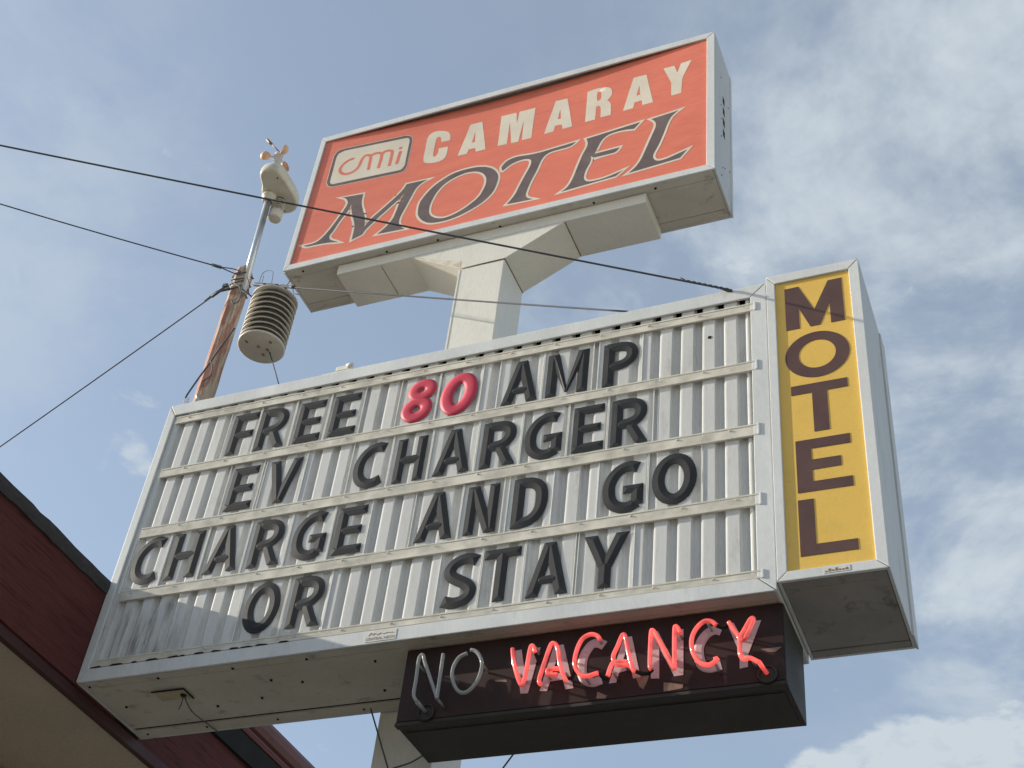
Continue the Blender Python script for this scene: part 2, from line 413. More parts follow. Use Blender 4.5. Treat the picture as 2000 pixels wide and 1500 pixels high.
def grow(lp, d):
    """offset a closed outline outwards by d with limited mitres"""
    A = sum(lp[i][0] * lp[(i + 1) % len(lp)][1] - lp[(i + 1) % len(lp)][0] * lp[i][1] for i in range(len(lp)))
    sg = 1 if A > 0 else -1
    out = []
    n = len(lp)
    for i in range(n):
        p0, p1, p2 = Vector(lp[i - 1]), Vector(lp[i]), Vector(lp[(i + 1) % n])
        a = (p1 - p0); b = (p2 - p1)
        if a.length < 1e-6 or b.length < 1e-6: continue
        a.normalize(); b.normalize()
        na = Vector((a.y, -a.x)) * sg; nb = Vector((b.y, -b.x)) * sg
        m = na + nb
        if m.length < 1e-3:
            out += [tuple(p1 + na * d), tuple(p1 + nb * d)]
            continue
        m.normalize()
        c = max(m.dot(na), 0.28)
        out.append(tuple(p1 + m * (d / c)))
    return out
def thicken_y(mb, t):
    """give a flat shape at depth y a real thickness t (towards the camera)"""
    r = bmesh.ops.extrude_face_region(mb.bm, geom=list(mb.bm.faces))
    for e in r['geom']:
        if isinstance(e, bmesh.types.BMVert): e.co.y -= t
    return mb

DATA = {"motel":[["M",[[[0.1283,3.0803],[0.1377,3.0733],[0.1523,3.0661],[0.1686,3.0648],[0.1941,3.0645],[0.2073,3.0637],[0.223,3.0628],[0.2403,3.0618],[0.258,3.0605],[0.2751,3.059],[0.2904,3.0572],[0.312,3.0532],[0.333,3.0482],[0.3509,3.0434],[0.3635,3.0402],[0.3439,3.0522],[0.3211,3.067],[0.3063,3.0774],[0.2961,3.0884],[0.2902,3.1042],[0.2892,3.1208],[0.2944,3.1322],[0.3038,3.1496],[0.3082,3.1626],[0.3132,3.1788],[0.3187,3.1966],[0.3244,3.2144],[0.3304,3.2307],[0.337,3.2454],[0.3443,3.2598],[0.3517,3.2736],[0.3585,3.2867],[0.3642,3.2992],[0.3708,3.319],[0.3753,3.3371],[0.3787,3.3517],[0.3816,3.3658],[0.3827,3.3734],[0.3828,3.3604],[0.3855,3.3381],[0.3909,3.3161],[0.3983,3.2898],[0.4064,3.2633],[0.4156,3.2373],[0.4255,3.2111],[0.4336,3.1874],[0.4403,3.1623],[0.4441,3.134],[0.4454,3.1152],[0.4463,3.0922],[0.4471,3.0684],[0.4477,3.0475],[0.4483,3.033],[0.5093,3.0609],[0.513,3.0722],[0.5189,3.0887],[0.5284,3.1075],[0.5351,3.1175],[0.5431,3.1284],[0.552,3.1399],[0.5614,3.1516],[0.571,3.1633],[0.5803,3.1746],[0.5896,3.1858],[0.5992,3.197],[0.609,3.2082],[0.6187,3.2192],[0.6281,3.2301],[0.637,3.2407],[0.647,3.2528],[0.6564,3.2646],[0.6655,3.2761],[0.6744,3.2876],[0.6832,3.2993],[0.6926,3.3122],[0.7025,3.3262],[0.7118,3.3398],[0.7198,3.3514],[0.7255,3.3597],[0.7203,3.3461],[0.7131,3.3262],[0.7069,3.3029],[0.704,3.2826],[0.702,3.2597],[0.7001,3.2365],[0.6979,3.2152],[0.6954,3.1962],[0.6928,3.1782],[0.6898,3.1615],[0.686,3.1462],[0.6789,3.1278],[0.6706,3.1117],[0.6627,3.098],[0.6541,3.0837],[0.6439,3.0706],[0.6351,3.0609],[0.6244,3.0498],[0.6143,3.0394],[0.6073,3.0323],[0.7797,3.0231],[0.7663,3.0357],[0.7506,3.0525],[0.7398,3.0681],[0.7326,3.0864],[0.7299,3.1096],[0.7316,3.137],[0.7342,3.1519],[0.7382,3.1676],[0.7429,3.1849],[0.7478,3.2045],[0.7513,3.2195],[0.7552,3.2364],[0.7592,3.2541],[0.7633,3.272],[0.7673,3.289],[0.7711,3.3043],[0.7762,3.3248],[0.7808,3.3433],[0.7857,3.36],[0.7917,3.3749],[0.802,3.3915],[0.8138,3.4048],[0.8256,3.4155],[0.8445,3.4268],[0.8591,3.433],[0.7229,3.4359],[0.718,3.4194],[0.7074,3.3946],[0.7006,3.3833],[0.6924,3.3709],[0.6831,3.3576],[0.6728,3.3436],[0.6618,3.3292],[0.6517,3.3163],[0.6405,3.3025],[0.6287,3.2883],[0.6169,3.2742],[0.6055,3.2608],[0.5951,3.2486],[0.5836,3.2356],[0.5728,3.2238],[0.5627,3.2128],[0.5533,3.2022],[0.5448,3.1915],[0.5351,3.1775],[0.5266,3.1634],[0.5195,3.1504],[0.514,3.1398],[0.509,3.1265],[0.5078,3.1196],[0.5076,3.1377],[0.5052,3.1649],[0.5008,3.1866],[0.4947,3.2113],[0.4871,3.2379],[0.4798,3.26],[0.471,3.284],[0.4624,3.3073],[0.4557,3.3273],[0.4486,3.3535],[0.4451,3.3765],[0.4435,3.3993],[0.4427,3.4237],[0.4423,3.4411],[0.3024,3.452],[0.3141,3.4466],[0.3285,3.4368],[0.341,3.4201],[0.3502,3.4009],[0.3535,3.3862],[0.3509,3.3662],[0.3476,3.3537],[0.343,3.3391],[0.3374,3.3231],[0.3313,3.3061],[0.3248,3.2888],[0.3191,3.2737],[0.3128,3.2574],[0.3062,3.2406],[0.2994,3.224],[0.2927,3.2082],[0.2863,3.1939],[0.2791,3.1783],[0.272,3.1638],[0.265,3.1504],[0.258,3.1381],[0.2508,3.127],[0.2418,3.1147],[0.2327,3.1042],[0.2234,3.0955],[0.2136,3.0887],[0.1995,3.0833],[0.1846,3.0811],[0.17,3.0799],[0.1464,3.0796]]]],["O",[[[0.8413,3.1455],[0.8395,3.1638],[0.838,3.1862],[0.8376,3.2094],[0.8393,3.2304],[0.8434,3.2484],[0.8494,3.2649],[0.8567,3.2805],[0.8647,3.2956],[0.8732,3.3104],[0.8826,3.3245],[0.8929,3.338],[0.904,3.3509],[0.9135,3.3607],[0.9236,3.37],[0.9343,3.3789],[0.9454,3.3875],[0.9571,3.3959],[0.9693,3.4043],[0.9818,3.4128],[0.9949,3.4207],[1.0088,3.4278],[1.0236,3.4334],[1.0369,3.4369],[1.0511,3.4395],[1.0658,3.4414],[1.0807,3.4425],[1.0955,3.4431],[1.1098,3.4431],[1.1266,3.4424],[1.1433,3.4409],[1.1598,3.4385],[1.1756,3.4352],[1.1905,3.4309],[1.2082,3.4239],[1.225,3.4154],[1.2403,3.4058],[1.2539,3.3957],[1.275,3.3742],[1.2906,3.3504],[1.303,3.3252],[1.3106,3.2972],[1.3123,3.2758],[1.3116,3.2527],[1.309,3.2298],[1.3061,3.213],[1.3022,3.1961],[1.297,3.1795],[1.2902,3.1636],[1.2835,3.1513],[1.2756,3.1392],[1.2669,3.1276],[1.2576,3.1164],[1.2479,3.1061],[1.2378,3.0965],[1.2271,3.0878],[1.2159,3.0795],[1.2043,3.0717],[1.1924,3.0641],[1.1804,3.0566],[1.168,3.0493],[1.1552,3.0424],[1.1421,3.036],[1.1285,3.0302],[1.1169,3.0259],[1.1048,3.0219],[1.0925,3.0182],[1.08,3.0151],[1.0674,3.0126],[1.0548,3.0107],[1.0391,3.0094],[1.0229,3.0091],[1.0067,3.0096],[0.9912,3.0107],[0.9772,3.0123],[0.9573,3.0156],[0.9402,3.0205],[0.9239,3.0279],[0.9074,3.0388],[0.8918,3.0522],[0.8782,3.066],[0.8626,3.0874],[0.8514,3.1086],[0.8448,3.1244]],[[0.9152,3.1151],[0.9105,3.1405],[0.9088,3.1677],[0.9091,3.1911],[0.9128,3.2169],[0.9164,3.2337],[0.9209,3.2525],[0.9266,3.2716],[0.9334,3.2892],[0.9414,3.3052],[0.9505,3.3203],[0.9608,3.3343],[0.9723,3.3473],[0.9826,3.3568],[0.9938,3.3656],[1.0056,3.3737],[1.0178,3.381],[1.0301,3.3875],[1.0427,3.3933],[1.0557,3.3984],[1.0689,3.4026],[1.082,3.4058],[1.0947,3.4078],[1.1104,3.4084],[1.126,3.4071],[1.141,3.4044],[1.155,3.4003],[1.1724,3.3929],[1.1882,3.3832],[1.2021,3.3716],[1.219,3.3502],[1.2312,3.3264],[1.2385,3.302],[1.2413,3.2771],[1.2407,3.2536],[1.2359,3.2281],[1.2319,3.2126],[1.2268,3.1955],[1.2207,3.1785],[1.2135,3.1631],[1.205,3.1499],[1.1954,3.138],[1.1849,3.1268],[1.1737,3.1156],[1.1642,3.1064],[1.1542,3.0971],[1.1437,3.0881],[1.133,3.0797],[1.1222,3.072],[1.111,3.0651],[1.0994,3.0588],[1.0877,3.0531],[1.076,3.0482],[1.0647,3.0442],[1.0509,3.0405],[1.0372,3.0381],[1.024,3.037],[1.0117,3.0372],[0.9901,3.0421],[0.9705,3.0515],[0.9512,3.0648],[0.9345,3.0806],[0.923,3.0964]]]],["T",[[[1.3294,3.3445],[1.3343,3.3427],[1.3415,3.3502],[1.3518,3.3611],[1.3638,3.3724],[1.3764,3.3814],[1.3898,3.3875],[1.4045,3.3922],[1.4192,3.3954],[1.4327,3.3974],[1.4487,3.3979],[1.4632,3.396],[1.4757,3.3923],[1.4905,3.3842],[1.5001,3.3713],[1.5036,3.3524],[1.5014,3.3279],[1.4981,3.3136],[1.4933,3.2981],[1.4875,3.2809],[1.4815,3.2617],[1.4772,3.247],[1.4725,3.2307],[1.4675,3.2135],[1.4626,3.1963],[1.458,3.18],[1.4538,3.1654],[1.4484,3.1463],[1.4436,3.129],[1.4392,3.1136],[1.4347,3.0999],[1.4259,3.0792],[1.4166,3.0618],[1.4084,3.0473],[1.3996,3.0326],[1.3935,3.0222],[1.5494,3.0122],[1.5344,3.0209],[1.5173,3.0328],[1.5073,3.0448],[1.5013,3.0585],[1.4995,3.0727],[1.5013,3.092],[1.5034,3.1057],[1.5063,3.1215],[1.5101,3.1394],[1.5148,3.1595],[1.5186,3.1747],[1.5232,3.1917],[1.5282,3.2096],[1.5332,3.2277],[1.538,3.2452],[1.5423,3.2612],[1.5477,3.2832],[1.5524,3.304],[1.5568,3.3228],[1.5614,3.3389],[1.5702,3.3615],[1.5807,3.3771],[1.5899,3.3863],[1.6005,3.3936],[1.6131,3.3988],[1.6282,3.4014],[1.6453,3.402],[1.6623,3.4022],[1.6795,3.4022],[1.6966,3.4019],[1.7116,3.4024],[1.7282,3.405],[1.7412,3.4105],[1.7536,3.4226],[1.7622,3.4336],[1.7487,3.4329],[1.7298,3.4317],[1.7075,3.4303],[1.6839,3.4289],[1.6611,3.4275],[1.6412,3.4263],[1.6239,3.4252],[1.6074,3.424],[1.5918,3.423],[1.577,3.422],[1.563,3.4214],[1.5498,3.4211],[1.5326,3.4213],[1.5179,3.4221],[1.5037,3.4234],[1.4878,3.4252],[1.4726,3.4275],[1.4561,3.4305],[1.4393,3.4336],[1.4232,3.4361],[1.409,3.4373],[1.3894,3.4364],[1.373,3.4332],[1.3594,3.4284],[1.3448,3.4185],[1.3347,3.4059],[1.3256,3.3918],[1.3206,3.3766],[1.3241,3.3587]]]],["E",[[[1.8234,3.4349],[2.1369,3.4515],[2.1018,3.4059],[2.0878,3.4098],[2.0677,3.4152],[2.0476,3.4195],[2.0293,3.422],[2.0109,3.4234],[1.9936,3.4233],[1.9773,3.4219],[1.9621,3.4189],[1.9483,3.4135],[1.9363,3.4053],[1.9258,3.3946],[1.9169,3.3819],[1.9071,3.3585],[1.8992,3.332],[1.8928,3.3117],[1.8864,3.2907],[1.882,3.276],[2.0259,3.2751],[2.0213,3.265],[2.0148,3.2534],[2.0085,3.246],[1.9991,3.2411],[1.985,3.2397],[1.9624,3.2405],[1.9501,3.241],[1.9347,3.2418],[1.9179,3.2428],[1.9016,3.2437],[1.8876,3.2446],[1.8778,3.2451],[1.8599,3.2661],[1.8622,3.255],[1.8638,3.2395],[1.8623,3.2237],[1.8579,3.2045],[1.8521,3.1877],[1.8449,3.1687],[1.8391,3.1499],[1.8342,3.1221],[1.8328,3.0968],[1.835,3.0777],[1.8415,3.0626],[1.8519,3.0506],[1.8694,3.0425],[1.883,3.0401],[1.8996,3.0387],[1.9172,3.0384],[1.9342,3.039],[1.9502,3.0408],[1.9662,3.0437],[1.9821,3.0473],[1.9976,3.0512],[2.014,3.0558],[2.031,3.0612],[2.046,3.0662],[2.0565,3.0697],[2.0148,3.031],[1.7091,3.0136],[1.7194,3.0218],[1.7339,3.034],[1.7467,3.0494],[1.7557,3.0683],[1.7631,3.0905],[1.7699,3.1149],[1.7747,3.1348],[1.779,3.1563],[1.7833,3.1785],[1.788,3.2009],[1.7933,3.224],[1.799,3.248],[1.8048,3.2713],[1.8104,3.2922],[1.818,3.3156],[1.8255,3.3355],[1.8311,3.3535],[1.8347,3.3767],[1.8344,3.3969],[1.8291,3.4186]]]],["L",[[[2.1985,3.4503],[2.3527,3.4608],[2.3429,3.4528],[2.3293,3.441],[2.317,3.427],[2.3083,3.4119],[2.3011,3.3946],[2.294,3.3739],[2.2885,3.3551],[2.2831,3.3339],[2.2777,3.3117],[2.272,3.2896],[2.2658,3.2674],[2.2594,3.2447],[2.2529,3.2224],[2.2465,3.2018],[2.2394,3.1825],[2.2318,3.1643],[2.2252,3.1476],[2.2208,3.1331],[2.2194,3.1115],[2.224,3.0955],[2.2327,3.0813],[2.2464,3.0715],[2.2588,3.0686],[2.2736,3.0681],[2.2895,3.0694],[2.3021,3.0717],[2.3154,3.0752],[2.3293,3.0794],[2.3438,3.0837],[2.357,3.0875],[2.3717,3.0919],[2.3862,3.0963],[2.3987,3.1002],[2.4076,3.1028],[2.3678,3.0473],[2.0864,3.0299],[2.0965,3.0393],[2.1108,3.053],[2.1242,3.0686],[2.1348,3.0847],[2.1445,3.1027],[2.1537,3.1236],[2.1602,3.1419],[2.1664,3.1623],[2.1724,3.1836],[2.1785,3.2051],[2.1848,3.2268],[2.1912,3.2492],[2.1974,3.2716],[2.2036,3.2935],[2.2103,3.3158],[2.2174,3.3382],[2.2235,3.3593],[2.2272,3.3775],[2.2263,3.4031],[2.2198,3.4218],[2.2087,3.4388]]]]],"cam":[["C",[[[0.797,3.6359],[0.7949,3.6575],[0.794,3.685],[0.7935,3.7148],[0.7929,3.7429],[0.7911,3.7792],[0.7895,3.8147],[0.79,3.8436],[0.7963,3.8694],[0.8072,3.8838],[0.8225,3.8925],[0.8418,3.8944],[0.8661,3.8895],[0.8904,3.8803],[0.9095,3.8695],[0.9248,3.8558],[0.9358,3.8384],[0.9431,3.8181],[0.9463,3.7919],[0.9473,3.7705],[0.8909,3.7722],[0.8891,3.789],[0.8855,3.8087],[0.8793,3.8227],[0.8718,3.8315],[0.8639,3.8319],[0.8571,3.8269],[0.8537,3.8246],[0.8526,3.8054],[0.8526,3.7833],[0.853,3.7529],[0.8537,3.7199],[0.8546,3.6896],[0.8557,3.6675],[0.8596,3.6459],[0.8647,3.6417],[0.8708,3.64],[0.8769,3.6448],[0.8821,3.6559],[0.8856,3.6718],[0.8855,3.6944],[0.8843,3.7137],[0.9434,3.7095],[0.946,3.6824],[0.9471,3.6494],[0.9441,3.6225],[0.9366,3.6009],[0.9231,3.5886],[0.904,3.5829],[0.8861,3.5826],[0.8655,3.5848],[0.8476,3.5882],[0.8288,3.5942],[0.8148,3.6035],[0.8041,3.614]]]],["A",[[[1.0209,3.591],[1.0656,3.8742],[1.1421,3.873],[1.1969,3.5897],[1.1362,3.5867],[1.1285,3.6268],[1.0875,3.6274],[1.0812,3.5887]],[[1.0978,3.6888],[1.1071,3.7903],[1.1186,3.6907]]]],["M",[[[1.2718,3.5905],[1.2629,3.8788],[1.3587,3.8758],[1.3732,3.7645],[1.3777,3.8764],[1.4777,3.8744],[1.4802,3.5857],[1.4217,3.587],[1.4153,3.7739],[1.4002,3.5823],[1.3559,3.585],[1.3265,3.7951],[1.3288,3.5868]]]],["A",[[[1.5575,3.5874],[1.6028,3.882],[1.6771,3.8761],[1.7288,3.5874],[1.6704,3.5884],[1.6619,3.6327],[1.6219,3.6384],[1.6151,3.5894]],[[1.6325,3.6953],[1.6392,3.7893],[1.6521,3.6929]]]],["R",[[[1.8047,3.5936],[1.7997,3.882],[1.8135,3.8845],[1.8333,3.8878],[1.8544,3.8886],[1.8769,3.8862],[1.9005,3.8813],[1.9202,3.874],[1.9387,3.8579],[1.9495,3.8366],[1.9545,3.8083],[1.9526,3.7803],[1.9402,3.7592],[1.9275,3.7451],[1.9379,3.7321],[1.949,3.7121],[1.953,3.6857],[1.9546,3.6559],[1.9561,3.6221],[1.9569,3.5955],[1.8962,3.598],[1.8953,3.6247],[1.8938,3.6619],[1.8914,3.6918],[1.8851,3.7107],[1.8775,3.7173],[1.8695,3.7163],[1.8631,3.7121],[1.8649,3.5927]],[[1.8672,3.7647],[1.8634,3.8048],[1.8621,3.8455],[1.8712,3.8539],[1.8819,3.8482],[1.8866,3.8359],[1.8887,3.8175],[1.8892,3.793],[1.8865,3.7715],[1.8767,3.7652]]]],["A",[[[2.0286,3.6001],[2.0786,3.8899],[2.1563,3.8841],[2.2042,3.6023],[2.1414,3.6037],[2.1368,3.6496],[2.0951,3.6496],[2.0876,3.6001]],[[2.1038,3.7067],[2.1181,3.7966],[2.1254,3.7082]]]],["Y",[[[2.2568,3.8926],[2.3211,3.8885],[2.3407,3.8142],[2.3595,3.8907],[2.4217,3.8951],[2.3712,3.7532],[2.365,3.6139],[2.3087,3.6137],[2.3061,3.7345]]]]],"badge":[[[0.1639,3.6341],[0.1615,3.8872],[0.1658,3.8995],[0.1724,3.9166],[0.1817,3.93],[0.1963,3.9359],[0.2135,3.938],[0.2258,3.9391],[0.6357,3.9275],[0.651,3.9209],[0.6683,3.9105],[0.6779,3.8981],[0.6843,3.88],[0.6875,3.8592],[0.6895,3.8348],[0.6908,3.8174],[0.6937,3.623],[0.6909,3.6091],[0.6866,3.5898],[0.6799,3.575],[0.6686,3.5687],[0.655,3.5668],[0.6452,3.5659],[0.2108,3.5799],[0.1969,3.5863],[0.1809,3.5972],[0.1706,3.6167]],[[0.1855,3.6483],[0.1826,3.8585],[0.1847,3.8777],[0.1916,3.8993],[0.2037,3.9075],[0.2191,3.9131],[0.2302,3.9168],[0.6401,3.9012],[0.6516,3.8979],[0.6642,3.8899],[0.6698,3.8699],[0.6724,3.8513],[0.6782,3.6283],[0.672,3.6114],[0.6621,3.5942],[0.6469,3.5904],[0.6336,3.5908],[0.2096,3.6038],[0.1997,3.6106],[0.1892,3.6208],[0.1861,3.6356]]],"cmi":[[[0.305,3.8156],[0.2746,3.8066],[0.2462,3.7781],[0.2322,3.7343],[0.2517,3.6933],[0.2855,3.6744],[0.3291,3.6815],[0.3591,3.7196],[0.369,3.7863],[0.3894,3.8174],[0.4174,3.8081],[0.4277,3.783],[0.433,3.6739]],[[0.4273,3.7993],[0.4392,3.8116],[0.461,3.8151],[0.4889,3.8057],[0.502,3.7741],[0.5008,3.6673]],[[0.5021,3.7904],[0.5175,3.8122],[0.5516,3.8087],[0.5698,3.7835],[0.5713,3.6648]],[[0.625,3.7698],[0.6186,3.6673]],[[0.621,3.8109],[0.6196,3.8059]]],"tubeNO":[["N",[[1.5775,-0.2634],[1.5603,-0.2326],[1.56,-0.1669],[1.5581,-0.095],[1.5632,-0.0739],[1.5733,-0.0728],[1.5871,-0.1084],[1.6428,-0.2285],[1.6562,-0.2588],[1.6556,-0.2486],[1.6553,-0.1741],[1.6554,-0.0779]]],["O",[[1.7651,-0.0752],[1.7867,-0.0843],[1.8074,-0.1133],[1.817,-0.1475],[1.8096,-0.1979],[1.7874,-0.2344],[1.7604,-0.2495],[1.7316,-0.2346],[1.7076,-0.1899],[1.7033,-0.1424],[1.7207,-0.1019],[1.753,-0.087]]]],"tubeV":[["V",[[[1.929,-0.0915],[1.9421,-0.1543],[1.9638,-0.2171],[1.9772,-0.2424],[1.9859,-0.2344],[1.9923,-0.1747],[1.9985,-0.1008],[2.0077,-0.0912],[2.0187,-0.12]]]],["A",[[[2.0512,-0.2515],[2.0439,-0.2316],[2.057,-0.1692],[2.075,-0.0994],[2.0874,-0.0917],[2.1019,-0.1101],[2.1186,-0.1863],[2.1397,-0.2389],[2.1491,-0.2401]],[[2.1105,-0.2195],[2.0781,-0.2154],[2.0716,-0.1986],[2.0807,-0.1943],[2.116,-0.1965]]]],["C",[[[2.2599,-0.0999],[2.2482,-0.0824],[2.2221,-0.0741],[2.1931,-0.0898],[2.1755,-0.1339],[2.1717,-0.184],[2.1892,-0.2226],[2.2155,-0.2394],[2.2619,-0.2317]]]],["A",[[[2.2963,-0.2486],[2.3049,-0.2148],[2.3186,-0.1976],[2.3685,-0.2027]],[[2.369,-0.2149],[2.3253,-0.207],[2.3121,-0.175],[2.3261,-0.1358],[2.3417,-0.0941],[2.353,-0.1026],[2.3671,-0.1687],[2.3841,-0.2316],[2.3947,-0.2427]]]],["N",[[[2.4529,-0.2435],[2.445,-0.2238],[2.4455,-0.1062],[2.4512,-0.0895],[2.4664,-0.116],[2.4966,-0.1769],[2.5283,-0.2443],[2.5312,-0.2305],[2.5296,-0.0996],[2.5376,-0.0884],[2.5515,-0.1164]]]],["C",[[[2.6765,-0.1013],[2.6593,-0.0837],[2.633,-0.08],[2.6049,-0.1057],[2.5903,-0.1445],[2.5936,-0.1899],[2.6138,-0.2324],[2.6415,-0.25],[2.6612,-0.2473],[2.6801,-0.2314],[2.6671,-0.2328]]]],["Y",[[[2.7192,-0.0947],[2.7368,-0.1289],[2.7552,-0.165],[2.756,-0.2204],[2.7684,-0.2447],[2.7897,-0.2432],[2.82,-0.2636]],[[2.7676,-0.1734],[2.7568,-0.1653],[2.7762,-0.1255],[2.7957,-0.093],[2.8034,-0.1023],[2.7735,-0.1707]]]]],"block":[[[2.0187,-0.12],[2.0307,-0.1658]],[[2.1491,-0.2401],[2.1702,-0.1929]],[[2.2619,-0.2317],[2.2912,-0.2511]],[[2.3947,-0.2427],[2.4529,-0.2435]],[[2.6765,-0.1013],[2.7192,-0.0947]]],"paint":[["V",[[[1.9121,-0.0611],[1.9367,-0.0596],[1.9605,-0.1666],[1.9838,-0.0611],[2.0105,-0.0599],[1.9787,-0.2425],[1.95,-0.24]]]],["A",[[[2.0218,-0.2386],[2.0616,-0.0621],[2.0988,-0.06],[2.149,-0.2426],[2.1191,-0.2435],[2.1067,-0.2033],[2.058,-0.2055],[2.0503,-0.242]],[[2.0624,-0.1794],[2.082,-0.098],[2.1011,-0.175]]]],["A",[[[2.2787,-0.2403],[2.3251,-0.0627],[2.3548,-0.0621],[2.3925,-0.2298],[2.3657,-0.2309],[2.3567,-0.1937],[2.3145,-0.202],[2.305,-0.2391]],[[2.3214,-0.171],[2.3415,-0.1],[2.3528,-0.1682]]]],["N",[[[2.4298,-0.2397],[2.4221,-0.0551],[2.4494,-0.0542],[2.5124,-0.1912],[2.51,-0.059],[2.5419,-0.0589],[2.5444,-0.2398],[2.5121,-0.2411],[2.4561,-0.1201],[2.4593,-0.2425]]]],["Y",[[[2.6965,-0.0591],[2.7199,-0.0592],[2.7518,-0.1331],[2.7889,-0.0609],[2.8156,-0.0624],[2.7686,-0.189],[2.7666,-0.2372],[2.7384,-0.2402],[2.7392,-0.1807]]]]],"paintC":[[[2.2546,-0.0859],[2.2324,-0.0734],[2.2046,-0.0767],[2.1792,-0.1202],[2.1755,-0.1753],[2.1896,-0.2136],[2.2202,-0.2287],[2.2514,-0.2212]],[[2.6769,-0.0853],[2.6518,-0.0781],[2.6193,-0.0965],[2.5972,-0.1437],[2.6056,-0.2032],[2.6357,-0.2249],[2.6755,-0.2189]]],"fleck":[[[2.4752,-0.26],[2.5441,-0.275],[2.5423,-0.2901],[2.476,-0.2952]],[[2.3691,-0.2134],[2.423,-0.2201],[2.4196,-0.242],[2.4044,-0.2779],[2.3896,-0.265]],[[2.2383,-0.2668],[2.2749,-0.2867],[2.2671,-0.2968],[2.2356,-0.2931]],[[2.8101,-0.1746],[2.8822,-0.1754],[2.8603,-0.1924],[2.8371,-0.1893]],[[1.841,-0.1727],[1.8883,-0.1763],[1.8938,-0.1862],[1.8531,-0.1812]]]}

# ================================================================== ground and building
g = MB(); g.f([(-3000, -3000, -ZO), (3000, -3000, -ZO), (3000, 3000, -ZO), (-3000, 3000, -ZO)])
tag(g.build('ground', M['ground'], origin=(0, 0, -ZO)), kind='structure')

bld = empty('motel_building', (-3.5, 1.0, -ZO), 'low motel building with a dark red fascia and beige soffit under its eave', 'building')
YA, YB = -7.0, 9.0
w = MB(); w.box(-7.0, -0.75, YA + 0.6, YB - 0.6, -ZO, -0.045); w.build('wall', M['stucco'], bld)
w = MB(); w.box(-7.0, -0.045, YA + 0.02, YB - 0.02, -0.040, -0.018); w.build('soffit', M['soffit'], bld)
# near fascia: a plank face with a lower trim board, capped by the ragged roof edge
w = MB(); w.box(-0.040, -0.003, YA, 0.30, -0.004, 0.445, 0.003); w.build('fascia', M['fascia'], bld)
w = MB(); w.box(-0.043, -0.012, YA, 2.6, -0.052, -0.006, 0.003)
w.build('fascia_trim', M['trim_dk'], bld, label='dark red trim board along the bottom of the fascia')
w = MB()
y = YA
pr = None
while y < 0.02:
    st = random.uniform(0.05, 0.11)
    r = (random.uniform(-0.002, 0.004), random.uniform(-0.006, 0.003), random.uniform(-0.003, 0.002))
    y1 = min(y + st, 0.02)
    cur = [(-0.30, y, 0.56 + r[2]), (0.006 + r[0], y, 0.492 + r[2]), (0.010 + r[0], y, 0.462), (0.006 + r[0], y, 0.430 + r[1]), (-0.04, y, 0.426)]
    if pr:
        for k in range(4): w.f([pr[k], pr[k + 1], cur[k + 1], cur[k]])
    pr = cur
    y = y1 if y < 0.02 - 1e-6 else 1
w.build('roof_edge', M['shingle'], bld, label='dark ragged shingle edge on top of the near fascia')
w = MB()
for (xa, za, xb, zb) in ((-0.28, 0.555, -3.5, 1.18), (-3.5, 1.18, -7.2, 0.50)):
    w.f([(xa, YA, za), (xa, YB, za), (xb, YB, zb), (xb, YA, zb)])
w.f([(-0.28, YA, 0.555), (-3.5, YA, 1.18), (-7.2, YA, 0.5), (-7.2, YA, -0.02), (-0.28, YA, -0.02)])
w.build('roof', M['shingle'], bld)
# beyond the sign: a recessed fascia under a rolled metal rib
w = MB(); w.box(-0.06, -0.03, 0.50, YB, -0.004, 0.44, 0.003); w.build('fascia', M['fascia'], bld)
w = MB(); w.box(-0.055, -0.010, 0.50, YB, 0.300, 0.415); w.build('rib_shade', M['void'], bld)  # near-black box that paints in the shade under the rib
w = MB()
prof = [(-0.28, 0.56), (-0.02, 0.572), (0.006, 0.560), (0.016, 0.535), (0.014, 0.500), (0.0, 0.472), (-0.02, 0.462), (-0.004, 0.452), (0.0, 0.440), (-0.010, 0.425), (-0.05, 0.42)]
for a, b2 in zip(prof, prof[1:]):
    w.f([(a[0], 0.50, a[1]), (b2[0], 0.50, b2[1]), (b2[0], YB, b2[1]), (a[0], YB, a[1])], smooth=True)
w.build('roof_rib', M['fascia2'], bld, label='rolled dark red metal rib along the far roof edge')

# ================================================================== main reader board
WX, DY, HZ = 2.8895, 0.488, 1.5
board = empty('letter_board', (1.45, 0.24, 0.0), 'wide white changeable letter board with four rows of letters', 'sign')
def cabinet(x0, x1, y0, y1, z0, z1, parent, mside, munder, fs=0.055, bs=0.075, under_split=None):
    """sheet metal box, open to the front frame: sides, top, back; underside in separate sheets with open seams"""
    t = 0.012
    w = MB()
    w.box(x0, x0 + t, y0, y1, z0, z1, 0.002); w.box(x1 - t, x1, y0, y1, z0, z1, 0.002)
    w.box(x0 + t, x1 - t, y0, y1, z1 - t, z1 - 0.001); w.box(x0 + t, x1 - t, y1 - t, y1 - 0.001, z0, z1 - t)
    o = w.build('cabinet', mside, parent)
    w = MB()
    w.box(x0 + 0.004, x1 - 0.004, y0 + 0.03, y1 - t, z0 + 0.014, z0 + 0.02)
    w.build('inner_lining', M['void'], parent)
    return o
FRY = 0.011          # depth of the front retainer frame
